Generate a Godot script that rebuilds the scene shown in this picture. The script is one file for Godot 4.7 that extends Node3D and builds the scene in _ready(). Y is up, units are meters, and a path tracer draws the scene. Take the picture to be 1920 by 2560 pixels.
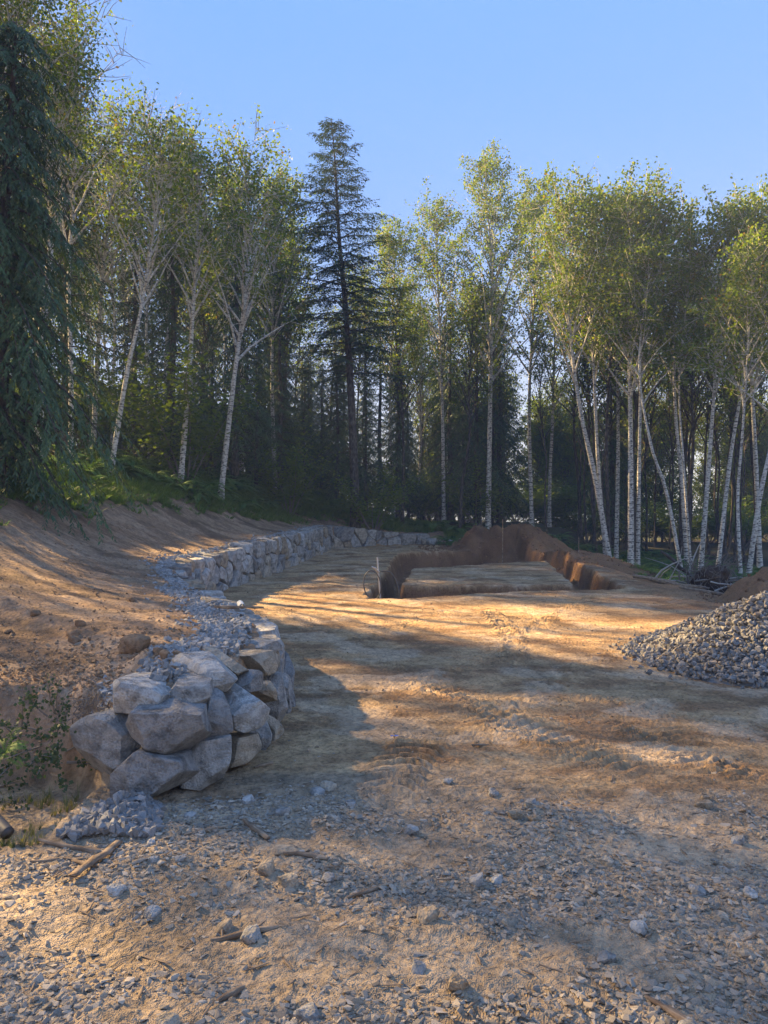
extends Node3D

# ---------------------------------------------------------------- shared state
const FOC := 1934.0
const EYE := 1.6
var rng := RandomNumberGenerator.new()
var na := FastNoiseLite.new()
var nb := FastNoiseLite.new()
var nc := FastNoiseLite.new()
var nd := FastNoiseLite.new()
var taken := {}
var M := {}
var WP := PackedVector2Array()
var WT := PackedFloat32Array()
var WR := PackedFloat32Array()
const GX0 := -10.0
const GD0 := 2.0
const GS := 0.2
const GW := 116
const GH := 166
var g_sd := PackedFloat32Array()
var g_top := PackedFloat32Array()
var g_ramp := PackedFloat32Array()
var trench: Array = []
var island := PackedVector2Array()
var tracks: Array = []
var ico: Array = []


class Acc:
	var v := PackedVector3Array()
	var n := PackedVector3Array()
	var c := PackedColorArray()
	var i := PackedInt32Array()
	func mesh() -> ArrayMesh:
		var a := []
		a.resize(Mesh.ARRAY_MAX)
		a[Mesh.ARRAY_VERTEX] = v
		a[Mesh.ARRAY_NORMAL] = n
		if c.size() == v.size():
			a[Mesh.ARRAY_COLOR] = c
		a[Mesh.ARRAY_INDEX] = i
		var m := ArrayMesh.new()
		m.add_surface_from_arrays(Mesh.PRIMITIVE_TRIANGLES, a)
		return m


func _ready() -> void:
	rng.seed = 4711
	# ------------------------------------------------------------ camera
	var cam := Camera3D.new()
	cam.name = "camera"
	cam.fov = 67.0
	cam.near = 0.05
	cam.far = 900.0
	cam.position = Vector3(0, EYE, 0)
	cam.rotation_degrees = Vector3(0.59, 0, 0)
	add_child(cam)
	cam.current = true
	# ------------------------------------------------------------ sky, exposure
	var sm := ProceduralSkyMaterial.new()
	sm.sky_top_color = Color8(116, 165, 239)
	sm.sky_horizon_color = Color8(255, 250, 238)
	sm.sky_curve = 0.12
	sm.ground_bottom_color = Color8(70, 60, 48)
	sm.ground_horizon_color = Color8(120, 118, 110)
	sm.sun_angle_max = 46.0
	sm.sun_curve = 0.35
	var sky := Sky.new()
	sky.sky_material = sm
	var env := Environment.new()
	env.background_mode = Environment.BG_SKY
	env.sky = sky
	env.background_energy_multiplier = 0.245
	env.tonemap_mode = Environment.TONE_MAPPER_LINEAR
	env.tonemap_exposure = 5.4
	env.fog_enabled = true
	env.fog_density = 0.0022
	env.fog_light_color = Color(0.80, 0.88, 1.0)
	env.sdfgi_enabled = true
	env.ssao_enabled = true
	env.ssil_enabled = true
	var we := WorldEnvironment.new()
	we.name = "environment"
	we.environment = env
	add_child(we)
	# ------------------------------------------------------------ sun: low, ahead and to the left
	var sun := DirectionalLight3D.new()
	sun.name = "sun"
	sun.light_energy = 1.6
	sun.light_color = Color(1.0, 0.86, 0.62)
	sun.light_angular_distance = 1.2
	sun.shadow_enabled = true
	var to_sun := Vector3(-0.86, tan(deg_to_rad(30.0)), -0.62).normalized()
	sun.look_at_from_position(to_sun * 50.0, Vector3.ZERO, Vector3.UP)
	add_child(sun)

	setup()
	materials()
	ground()
	rng.seed = 4711
	wall()
	rng.seed = 202
	forest()
	rng.seed = 303
	undergrowth()
	rng.seed = 404
	gravel()
	rng.seed = 505
	odds()


# ---------------------------------------------------------------- naming
func numbered(called: String) -> String:
	if not taken.has(called):
		taken[called] = 0
		return called
	taken[called] += 1
	return "%s_%03d" % [called, taken[called]]


func tag(o: Node, label: String, category: String, group := "", kind := "") -> void:
	if label != "":
		o.set_meta("label", label)
	if category != "":
		o.set_meta("category", category)
	if group != "":
		o.set_meta("group", group)
	if kind != "":
		o.set_meta("kind", kind)


func thing(called: String, at: Vector3, label: String, category: String, group := "") -> Node3D:
	var o := Node3D.new()
	o.name = numbered(called)
	add_child(o)
	o.position = at
	tag(o, label, category, group)
	return o


func part(called: String, mesh: Mesh, mat: Material, parent: Node, at := Vector3.ZERO) -> MeshInstance3D:
	var o := MeshInstance3D.new()
	o.name = called if parent != self else numbered(called)
	o.mesh = mesh
	o.material_override = mat
	o.position = at
	parent.add_child(o, true)
	return o


# ---------------------------------------------------------------- pixels of the survey to places
func px_x(px: float, d: float) -> float:
	return (px - 960.0) / FOC * d


func px_y(py: float, d: float) -> float:
	return EYE - (py - 1300.0) / FOC * d


func px_pad(px: float, py: float) -> Vector2:
	var d := 12.0
	for k in 12:
		d = FOC * (EYE - pad(d)) / (py - 1300.0)
	return Vector2(px_x(px, d), d)


# ---------------------------------------------------------------- terrain
func pad(d: float) -> float:
	return 0.03 * clampf(d - 7.0, 0.0, 24.0)


func floor_right(x: float) -> float:
	if x < 2.0:
		return 1.15
	if x < 4.5:
		return 1.15
	if x < 7.5:
		return lerpf(1.15, 0.25, (x - 4.5) / 3.0)
	if x < 11.0:
		return lerpf(0.25, -0.05, (x - 7.5) / 3.5)
	return -0.05


func setup() -> void:
	na.seed = 3
	na.frequency = 0.9
	na.fractal_octaves = 4
	nb.seed = 8
	nb.frequency = 5.0
	nb.fractal_octaves = 3
	nd.seed = 33
	nd.frequency = 1.3
	nd.fractal_octaves = 1
	nc.seed = 21
	nc.frequency = 0.35
	nc.fractal_octaves = 4
	var w := [
		[-40.0, 5.6, 0.5, 0.5], [-9.0, 5.2, 0.5, 0.4], [-4.0, 4.95, 0.5, 0.35], [-2.3, 4.85, 0.48, 0.3], [-1.95, 4.78, 0.44, 0.2],
		[-1.53, 4.36, 0.58, 0.14], [-1.1, 4.55, 0.62, 0.14], [-0.9, 5.1, 0.62, 0.14], [-0.77, 5.8, 0.58, 0.14], [-0.78, 6.6, 0.56, 0.14],
		[-0.95, 7.6, 0.58, 0.14], [-1.5, 9.0, 0.62, 0.14], [-2.3, 10.6, 0.7, 0.14], [-2.95, 12.0, 0.84, 0.14], [-3.2, 13.3, 0.93, 0.14],
		[-3.05, 15.1, 0.97, 0.14], [-2.5, 18.6, 1.17, 0.14], [-1.75, 27.3, 1.40, 0.14], [-0.06, 28.6, 1.22, 0.14], [1.8, 29.5, 1.0, 0.8],
		[4.5, 30.5, 1.15, 2.0], [7.5, 29.0, 0.25, 3.0], [11.0, 29.0, -0.05, 3.0], [60.0, 30.0, -0.05, 3.0]]
	for p in w:
		WP.append(Vector2(p[0], p[1]))
		WT.append(p[2])
		WR.append(p[3])
	g_sd.resize(GW * GH)
	g_top.resize(GW * GH)
	g_ramp.resize(GW * GH)
	for j in GH:
		for i in GW:
			var q := Vector2(GX0 + i * GS, GD0 + j * GS)
			var best := 1e9
			var bperp := 0.0
			var bs := 1.0
			var bt := 0.0
			var br := 0.1
			for k in WP.size() - 1:
				var a := WP[k]
				var b := WP[k + 1]
				var ab := b - a
				var u := clampf((q - a).dot(ab) / ab.length_squared(), 0.0, 1.0)
				var dist := q.distance_to(a + ab * u)
				var cr := ab.cross(q - a) / ab.length()
				if dist < best - 1e-5 or (dist < best + 1e-5 and absf(cr) > bperp):
					best = dist
					bperp = absf(cr)
					bs = signf(cr)
					bt = lerpf(WT[k], WT[k + 1], u)
					br = lerpf(WR[k], WR[k + 1], u)
			var at := j * GW + i
			g_sd[at] = best * bs
			g_top[at] = bt
			g_ramp[at] = br
	# footing trench: outer outline and the island left standing in it
	island = PackedVector2Array([px_pad(1004, 1466), px_pad(1030, 1421), px_pad(1366, 1400), px_pad(1437, 1462)])
	trench = [PackedVector2Array([px_pad(918, 1496), px_pad(1000, 1379), px_pad(1290, 1372), px_pad(1420, 1392), px_pad(1560, 1470), px_pad(1440, 1476), px_pad(1298, 1478), px_pad(1131, 1487), px_pad(998, 1497)])]
	tracks = [
		[Vector2(-0.02, 4.55), Vector2(0.16, 5.75), 0.46, 0.13, 0.034],
		[Vector2(1.30, 8.4), Vector2(1.75, 12.6), 0.40, 0.15, 0.034],
		[Vector2(0.10, 8.6), Vector2(1.25, 5.0), 0.30, 0.075, 0.018],
		[Vector2(0.95, 7.6), Vector2(2.55, 4.6), 0.34, 0.085, 0.020],
		[Vector2(1.65, 7.4), Vector2(3.3, 5.3), 0.34, 0.085, 0.020],
		[Vector2(0.2, 2.5), Vector2(0.75, 2.95), 0.26, 0.06, 0.012],
		[Vector2(2.1, 10.2), Vector2(3.6, 14.0), 0.40, 0.14, 0.03],
		[Vector2(-0.35, 6.0), Vector2(2.3, 11.5), 0.36, 0.12, 0.016],
		[Vector2(0.55, 5.6), Vector2(3.0, 9.4), 0.36, 0.12, 0.016],
		[Vector2(1.5, 4.9), Vector2(0.4, 8.2), 0.40, 0.13, 0.018],
		[Vector2(2.2, 4.9), Vector2(2.6, 7.6), 0.40, 0.13, 0.018],
		[Vector2(-0.3, 9.5), Vector2(0.9, 12.5), 0.34, 0.09, 0.016],
	]


func field(x: float, d: float, g: PackedFloat32Array) -> float:
	var fx := clampf((x - GX0) / GS, 0.0, GW - 1.001)
	var fy := clampf((d - GD0) / GS, 0.0, GH - 1.001)
	var i := int(fx)
	var j := int(fy)
	fx -= i
	fy -= j
	var at := j * GW + i
	return lerpf(lerpf(g[at], g[at + 1], fx), lerpf(g[at + GW], g[at + GW + 1], fx), fy)


func smooth_max(a: float, b: float, k: float) -> float:
	var h := clampf(0.5 + 0.5 * (a - b) / k, 0.0, 1.0)
	return lerpf(b, a, h) + k * h * (1.0 - h)


func mound(x: float, d: float, mx: float, md: float, rx: float, rd: float, h: float) -> float:
	var q := Vector2((x - mx) / rx, (d - md) / rd).length()
	if q > 1.6:
		return 0.0
	q += 0.13 * nd.get_noise_2d(x * 0.8 + mx * 7.0, d * 0.8) + 0.05 * nd.get_noise_2d(x * 2.2, d * 2.2)
	q = maxf(q, 0.0)
	return h * maxf(0.0, 1.13 - sqrt(q * q + 0.0169)) / 1.0


func poly_dist(poly: PackedVector2Array, q: Vector2) -> float:
	var best := 1e9
	for k in poly.size():
		var p := Geometry2D.get_closest_point_to_segment(q, poly[k], poly[(k + 1) % poly.size()])
		best = minf(best, p.distance_squared_to(q))
	best = sqrt(best)
	return -best if Geometry2D.is_point_in_polygon(q, poly) else best


func trench_depth(x: float, d: float) -> float:
	if x < -0.9 or x > 7.2 or d < 12.6 or d > 27.5:
		return 0.0
	var wob := 0.07 * nd.get_noise_2d(x, d) + 0.03 * nd.get_noise_2d(x * 2.4 + 9.0, d * 2.4)
	var q := Vector2(x, d)
	var a := poly_dist(trench[0], q) + wob
	if a > 0.06:
		return 0.0
	var b := poly_dist(island, q) + wob
	var e := smoothstep(0.06, -0.13, a) * smoothstep(-0.05, 0.13, b)
	# the dug-out runs out towards the lower ground at its open end
	return 0.62 * e * (1.0 - 0.8 * smoothstep(4.9, 6.8, x))


func side(x: float, d: float) -> float:
	# distance behind the face of the boulder wall and of the bank it goes on in
	return field(x, d, g_sd)


func base_height(x: float, d: float) -> float:
	var sd := field(x, d, g_sd)
	var top := field(x, d, g_top)
	var ramp := field(x, d, g_ramp)
	var p := pad(d)
	if x > 4.6:
		p = lerpf(p, -0.12, smoothstep(5.0, 8.0, x + 0.3 * na.get_noise_2d(x * 0.4, d * 0.4)) * smoothstep(6.0, 10.0, d))
	p += mound(x, d, 4.8, 26.9, 2.1, 1.4, 0.85)
	p += mound(x, d, 3.2, 27.2, 0.85, 0.9, 0.5)
	p += mound(x, d, 6.6, 23.6, 1.9, 1.5, 0.42)
	p += mound(x, d, 8.0, 14.2, 1.5, 1.6, 1.15)
	p += mound(x, d, 6.6, 12.2, 0.9, 0.8, 0.42)
	p -= trench_depth(x, d)
	if x < -1.7 and d > 3.6 and d < 5.2:
		# the dug hollow left of the end of the wall
		p -= 0.10 * smoothstep(3.75, 4.15, d) * smoothstep(-1.62, -1.8, x)
	if sd <= -0.4 * ramp - 0.3:
		return p
	var t := maxf(sd, 0.0)
	if x < GX0:
		t += GX0 - x
	var gx := maxf(x, -10.0)
	var gd := minf(d, 34.0)
	var far := -1.15 - 0.305 * gx + 0.086 * gd
	var b := lerpf(top - 0.03 + 0.05 * t, smooth_max(top + 0.07 * minf(t, 6.0), far, 0.35), smoothstep(0.5, 3.4, t))
	if x < -1.6 and d < 6.5:
		# the left end stands as a raw cut with an uneven lip
		sd += 0.16 * na.get_noise_2d(x * 1.6 + 9.0, d * 0.5) + 0.05 * nb.get_noise_2d(x, d)
	var e := smoothstep(0.16 - ramp * 0.2, 0.16 + ramp, sd)
	return lerpf(p, b, e)


func gy(x: float, z: float) -> float:
	var d := -z
	var h := base_height(x, d)
	if d > 45.0 or absf(x) > 30.0:
		return h + 0.5 * nc.get_noise_2d(x * 0.3, d * 0.3)
	var sd := field(x, d, g_sd)
	var loose := 1.0
	if sd < 0.0 and d > 4.6 and d < 24.0 and x < 5.0:
		loose = 0.45
	if x > 2.0 and d > 12.0 and d < 29.0:
		h += 0.10 * minf(1.0, mound(x, d, 4.7, 26.9, 2.0, 1.7, 1.6) + mound(x, d, 3.3, 27.2, 1.1, 1.1, 1.6) + mound(x, d, 8.0, 14.2, 1.8, 1.9, 1.6) + mound(x, d, 6.6, 23.6, 2.2, 1.7, 1.6)) * na.get_noise_2d(x * 2.2, d * 2.2)
	h += (0.03 if sd > 0.0 else 0.05) * loose * na.get_noise_2d(x * 0.8, d * 0.8) + 0.02 * loose * nb.get_noise_2d(x * 0.6, d * 0.6)
	if d < 16.0:
		h += (0.012 if loose > 0.9 else 0.0075) * nb.get_noise_2d(x * 2.6 + 40.0, d * 2.6)
	if sd < 0.0 and d < 15.0:
		for t in tracks:
			var a: Vector2 = t[0]
			var b: Vector2 = t[1]
			var ab := b - a
			var l := ab.length()
			var u := (Vector2(x, d) - a).dot(ab) / l
			if u < -0.2 or u > l + 0.2:
				continue
			var wd: float = t[2]
			var bend := 0.16 * sin(u * 0.9 + a.x * 5.0) + 0.03 * na.get_noise_2d(u * 2.0, a.x * 9.0)
			var c := ab.cross(Vector2(x, d) - a) / l + bend
			if absf(c) > wd * 0.5:
				continue
			var fade := smoothstep(-0.2, 0.1, u) * smoothstep(l + 0.2, l - 0.2, u) * smoothstep(wd * 0.5, wd * 0.36, absf(c))
			fade *= clampf(0.75 + 1.1 * na.get_noise_2d(x * 1.1 + 70.0, d * 1.1), 0.15, 1.0)
			var sp: float = t[3]
			var am: float = t[4]
			var ph := fposmod(u + 0.35 * absf(c) + 0.02 * nb.get_noise_2d(x, d), sp) / sp
			h += 1.9 * fade * am * (smoothstep(0.0, 0.18, ph) * smoothstep(0.62, 0.4, ph) - 0.35)
	return h


func steps(spec: Array) -> PackedFloat32Array:
	var out := PackedFloat32Array()
	var at: float = spec[0]
	for s in spec[1]:
		while at < s[0] - 1e-4:
			out.append(at)
			at += s[1]
		at = s[0]
	out.append(at)
	return out


func mix3(a: Color, b: Color, t: float) -> Color:
	return a.lerp(b, clampf(t, 0.0, 1.0))


func soil(x: float, d: float, y: float) -> Color:
	var sd := field(x, d, g_sd)
	var n := na.get_noise_2d(x * 0.7 + 100.0, d * 1.1)
	var n2 := nc.get_noise_2d(x * 1.5, d * 4.0 + 50.0)
	var f := nb.get_noise_2d(x * 1.4, d * 1.4)
	var clay := Color(0.60, 0.395, 0.205)
	var brown := Color(0.37, 0.22, 0.112)
	var patch := na.get_noise_2d(x * 1.9 + 60.0, d * 3.4)
	var c := mix3(clay, brown, 0.38 + 1.6 * n2 + 0.9 * n + 0.9 * patch)
	c = mix3(c, Color(0.68, 0.50, 0.32), smoothstep(0.08, 0.3, nc.get_noise_2d(x * 2.2 + 300.0, d * 2.8)) * 0.7)
	# gravelled access in front
	var grey := mix3(Color(0.44, 0.325, 0.21), Color(0.55, 0.41, 0.265), 0.5 + 1.5 * n)
	c = mix3(c, grey, smoothstep(5.0, 4.3, d + 0.8 * n + 0.25 * x * 0.3))
	if sd > 0.1 and x < 3.0:
		var bank := mix3(Color(0.38, 0.242, 0.145), Color(0.51, 0.345, 0.215), 0.35 + 1.5 * n2 + 0.8 * n + 0.9 * na.get_noise_2d(x * 1.9 + 60.0, d * 3.4))
		bank = mix3(bank, Color(0.24, 0.15, 0.09), smoothstep(0.1, 0.4, nc.get_noise_2d(x * 1.1 + 500.0, d * 1.6)))
		c = mix3(c, bank, smoothstep(0.1, 0.35, sd))
	# dug earth: trench, heaps, the run-out at its open end
	var cut := trench_depth(x, d)
	var dug := smoothstep(0.01, 0.06, cut)
	var heaps := mound(x, d, 4.75, 26.9, 2.6, 2.0, 1.0) + mound(x, d, 3.3, 27.4, 1.5, 1.4, 1.0) + mound(x, d, 6.6, 23.6, 2.4, 1.9, 1.0) + mound(x, d, 8.0, 14.2, 1.9, 2.0, 1.0)
	dug = maxf(dug, smoothstep(0.06, 0.22, heaps))
	var red := mix3(Color(0.21, 0.11, 0.058), Color(0.32, 0.18, 0.095), 0.5 + 1.5 * n)
	c = mix3(c, red, dug)
	if x > 4.4 and d > 9.0:
		c = mix3(c, Color(0.38, 0.21, 0.105), smoothstep(4.4, 5.4, x + n) * 0.8)
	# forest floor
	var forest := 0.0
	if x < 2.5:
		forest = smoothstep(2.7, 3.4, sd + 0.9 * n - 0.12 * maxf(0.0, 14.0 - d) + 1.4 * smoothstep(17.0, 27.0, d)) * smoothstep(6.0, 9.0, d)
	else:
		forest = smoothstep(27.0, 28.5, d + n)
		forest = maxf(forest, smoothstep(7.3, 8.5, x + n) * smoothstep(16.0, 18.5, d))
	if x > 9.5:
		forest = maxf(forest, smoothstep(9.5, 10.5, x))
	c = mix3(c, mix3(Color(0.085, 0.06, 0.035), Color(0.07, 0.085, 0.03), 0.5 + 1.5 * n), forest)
	return c * (1.0 + 0.45 * f * (1.0 - dug))


func ground() -> void:
	var xs := steps([-300.0, [[-40.0, 26.0], [-9.0, 1.6], [-6.0, 0.12], [-2.4, 0.05], [2.4, 0.027], [6.0, 0.05], [9.0, 0.12], [40.0, 1.6], [300.0, 26.0]]])
	var ds := steps([-40.0, [[-3.0, 6.0], [2.2, 0.3], [6.4, 0.024], [12.0, 0.042], [13.3, 0.05], [16.4, 0.03], [21.0, 0.07], [26.4, 0.04], [28.5, 0.06], [40.0, 0.3], [90.0, 2.0], [400.0, 25.0]]])
	var w := xs.size()
	var h := ds.size()
	var v := PackedVector3Array()
	var c := PackedColorArray()
	var nn := PackedVector3Array()
	v.resize(w * h)
	c.resize(w * h)
	nn.resize(w * h)
	for j in h:
		var d := ds[j]
		for i in w:
			var x := xs[i]
			var y := gy(x, -d)
			v[j * w + i] = Vector3(x, y, -d)
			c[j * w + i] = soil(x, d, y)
	for j in h:
		var j0 := maxi(j - 1, 0)
		var j1 := mini(j + 1, h - 1)
		for i in w:
			var i0 := maxi(i - 1, 0)
			var i1 := mini(i + 1, w - 1)
			var ax := v[j * w + i1] - v[j * w + i0]
			var az := v[j1 * w + i] - v[j0 * w + i]
			nn[j * w + i] = ax.cross(az).normalized()
	var idx := PackedInt32Array()
	idx.resize((w - 1) * (h - 1) * 6)
	var at := 0
	for j in h - 1:
		for i in w - 1:
			var a := j * w + i
			idx[at] = a
			idx[at + 1] = a + w
			idx[at + 2] = a + 1
			idx[at + 3] = a + 1
			idx[at + 4] = a + w
			idx[at + 5] = a + w + 1
			at += 6
	var acc := Acc.new()
	acc.v = v
	acc.c = c
	acc.n = nn
	acc.i = idx
	var g := part("ground", acc.mesh(), M.soil, self)
	tag(g, "bare excavated earth with a dug footing trench and a bank", "", "", "structure")


# ---------------------------------------------------------------- materials
func ntex(sd: int, freq: float, size: int, oct: int, stops: Array, fine := 0.0) -> ImageTexture:
	var n := FastNoiseLite.new()
	n.seed = sd
	n.frequency = freq
	n.fractal_octaves = oct
	var im := n.get_seamless_image(size, size)
	var b := im.get_data()
	var b2 := PackedByteArray()
	if fine > 0.0:
		n.seed = sd + 77
		n.frequency = freq * 6.0
		b2 = n.get_seamless_image(size, size).get_data()
	var g := Gradient.new()
	var offs := PackedFloat32Array()
	var cols := PackedColorArray()
	for s in stops:
		offs.append(s[0])
		cols.append(s[1])
	g.offsets = offs
	g.colors = cols
	var lut := []
	for k in 256:
		lut.append(g.sample(k / 255.0))
	var o := PackedByteArray()
	o.resize(size * size * 3)
	for k in size * size:
		var q: int = b[k]
		if fine > 0.0:
			q = clampi(int(q + (b2[k] - 128) * fine), 0, 255)
		var cc: Color = lut[q]
		o[k * 3] = int(cc.r * 255.0)
		o[k * 3 + 1] = int(cc.g * 255.0)
		o[k * 3 + 2] = int(cc.b * 255.0)
	return ImageTexture.create_from_image(Image.create_from_data(size, size, false, Image.FORMAT_RGB8, o))


func g(v: float) -> Color:
	return Color(v, v, v)


func matte(col: Color, rough := 0.9) -> StandardMaterial3D:
	var m := StandardMaterial3D.new()
	m.albedo_color = col
	m.roughness = rough
	m.metallic_specular = 0.3
	m.cull_mode = BaseMaterial3D.CULL_DISABLED
	return m


func lin(r: float, gg: float, b: float) -> Color:
	return Color(r, gg, b).linear_to_srgb()


func materials() -> void:
	var grit := ntex(5, 0.045, 512, 4, [[0.0, g(0.62)], [0.35, g(0.86)], [0.6, g(0.95)], [0.8, g(1.0)], [1.0, g(0.8)]], 0.7)
	var relief := ntex(6, 0.05, 512, 5, [[0.0, g(0.0)], [1.0, g(1.0)]], 0.6)
	var blotch := ntex(9, 0.02, 256, 4, [[0.0, g(0.76)], [0.5, g(0.96)], [1.0, g(1.0)]], 0.3)
	var s := matte(Color.WHITE, 0.95)
	s.vertex_color_use_as_albedo = true
	s.albedo_texture = grit
	s.uv1_triplanar = true
	s.uv1_world_triplanar = true
	s.uv1_scale = Vector3.ONE * 0.9
	s.heightmap_enabled = true
	s.heightmap_texture = relief
	s.heightmap_scale = 1.6
	s.detail_enabled = true
	s.detail_albedo = blotch
	s.detail_blend_mode = BaseMaterial3D.BLEND_MODE_MUL
	s.detail_uv_layer = BaseMaterial3D.DETAIL_UV_2
	s.uv2_triplanar = true
	s.uv2_world_triplanar = true
	s.uv2_scale = Vector3.ONE * 0.17
	M.soil = s
	# stone: mottled grey, several tones
	var stone := ntex(31, 0.012, 512, 5, [[0.0, g(0.55)], [0.3, g(0.74)], [0.5, g(0.86)], [0.62, g(0.95)], [0.72, g(1.0)], [1.0, g(0.74)]], 0.5)
	var crag := ntex(32, 0.016, 512, 5, [[0.0, g(0.0)], [1.0, g(1.0)]], 0.35)
	var tones := {"slate": [0.30, 0.283, 0.26], "grey": [0.40, 0.375, 0.335], "pale": [0.50, 0.475, 0.43], "tan": [0.45, 0.38, 0.285], "rust": [0.40, 0.31, 0.21], "dark": [0.17, 0.167, 0.163]}
	for k in tones:
		var r := matte(lin(tones[k][0], tones[k][1], tones[k][2]), 0.85)
		r.albedo_texture = stone
		r.uv1_triplanar = true
		r.uv1_world_triplanar = true
		r.uv1_scale = Vector3.ONE * 1.3
		r.heightmap_enabled = true
		r.heightmap_texture = crag
		r.heightmap_scale = 2.2
		M[k] = r
	var ch := matte(Color.WHITE, 0.9)
	ch.vertex_color_use_as_albedo = true
	ch.albedo_texture = stone
	ch.uv1_triplanar = true
	ch.uv1_scale = Vector3.ONE * 3.0
	M.chip = ch
	# bark
	var white := ntex(41, 0.03, 512, 4, [[0.0, Color(0.12, 0.11, 0.10)], [0.28, Color(0.26, 0.24, 0.22)], [0.36, Color(0.64, 0.62, 0.58)], [0.6, Color(0.80, 0.78, 0.73)], [1.0, Color(0.88, 0.86, 0.82)]], 0.18)
	var b := matte(Color.WHITE, 0.9)
	b.albedo_texture = white
	b.uv1_triplanar = true
	b.uv1_scale = Vector3(0.4, 1.0, 0.4)
	M.alder_bark = b
	var grey_bark := ntex(43, 0.03, 256, 4, [[0.0, Color(0.15, 0.13, 0.11)], [0.5, Color(0.33, 0.30, 0.27)], [1.0, Color(0.48, 0.46, 0.43)]], 0.4)
	var gb := matte(Color.WHITE, 0.95)
	gb.albedo_texture = grey_bark
	gb.uv1_triplanar = true
	gb.uv1_scale = Vector3(1.6, 0.5, 1.6)
	gb.heightmap_enabled = true
	gb.heightmap_texture = crag
	gb.heightmap_scale = 1.5
	M.fir_bark = gb
	M.twig = matte(lin(0.20, 0.17, 0.14))
	M.pale_twig = matte(lin(0.42, 0.40, 0.36))
	# foliage
	for k in ["leaf", "needle", "fern"]:
		var f := matte(Color.WHITE, 0.6)
		f.vertex_color_use_as_albedo = true
		f.backlight_enabled = true
		f.backlight = {"leaf": Color(0.95, 0.98, 0.35), "needle": Color(0.42, 0.45, 0.25), "fern": Color(0.7, 0.75, 0.3)}[k]
		M[k] = f
	var wd := ntex(51, 0.03, 256, 3, [[0.0, Color(0.36, 0.29, 0.23)], [1.0, Color(0.68, 0.60, 0.50)]], 0.4)
	var ww := matte(Color.WHITE, 0.85)
	ww.albedo_texture = wd
	ww.uv1_triplanar = true
	ww.uv1_scale = Vector3(6, 1.2, 6)
	M.wood = ww
	M.steel = matte(lin(0.45, 0.45, 0.44), 0.45)
	M.steel.metallic = 0.6
	M.hose = matte(lin(0.09, 0.085, 0.08), 0.5)
	M.plastic = matte(lin(0.75, 0.75, 0.72), 0.4)
	M.blue = matte(lin(0.12, 0.18, 0.5), 0.5)
	M.yellow = matte(lin(0.6, 0.42, 0.05), 0.5)


# ---------------------------------------------------------------- shapes
func tube(a: Acc, pts: PackedVector3Array, rad: PackedFloat32Array, sides: int, cap := true) -> void:
	var n := pts.size()
	var start := a.v.size()
	var up := Vector3(0.13, 0.2, 0.97)
	for k in n:
		var t := (pts[mini(k + 1, n - 1)] - pts[maxi(k - 1, 0)]).normalized()
		if absf(t.dot(up)) > 0.95:
			up = Vector3(0.97, 0.2, 0.1)
		var e := t.cross(up).normalized()
		var f := t.cross(e)
		for s in sides:
			var an := TAU * s / sides
			var o := e * cos(an) + f * sin(an)
			a.v.append(pts[k] + o * rad[k])
			a.n.append(o)
	for k in n - 1:
		for s in sides:
			var p := start + k * sides + s
			var q := start + k * sides + (s + 1) % sides
			a.i.append_array(PackedInt32Array([p, p + sides, q, q, p + sides, q + sides]))
	if cap:
		for e in [0, n - 1]:
			var c := a.v.size()
			var t := (pts[1] - pts[0]).normalized() * (-1.0 if e == 0 else 1.0)
			a.v.append(pts[e])
			a.n.append(t)
			for s in sides:
				var s0 := start + int(e) * sides + s
				var s1 := start + int(e) * sides + (s + 1) % sides
				a.i.append_array(PackedInt32Array([c, s0, s1]) if e == 0 else PackedInt32Array([c, s1, s0]))


func leaf(a: Acc, p: Vector3, along: Vector3, nrm: Vector3, ln: float, wd: float, col: Color) -> void:
	var s := along.cross(nrm).normalized()
	var k := a.v.size()
	var mid := p + along * (ln * 0.45)
	a.v.append(p)
	a.v.append(mid + s * (wd * 0.5))
	a.v.append(p + along * ln - nrm * (ln * 0.12))
	a.v.append(mid - s * (wd * 0.5))
	a.n.append(nrm)
	a.n.append((nrm + s * 0.35).normalized())
	a.n.append(nrm)
	a.n.append((nrm - s * 0.35).normalized())
	a.c.append(col)
	a.c.append(col)
	a.c.append(col)
	a.c.append(col)
	a.i.append(k)
	a.i.append(k + 2)
	a.i.append(k + 1)
	a.i.append(k)
	a.i.append(k + 3)
	a.i.append(k + 2)


func rv() -> Vector3:
	var z := rng.randf_range(-1.0, 1.0)
	var an := rng.randf() * TAU
	var r := sqrt(1.0 - z * z)
	return Vector3(r * cos(an), z, r * sin(an))


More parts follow.
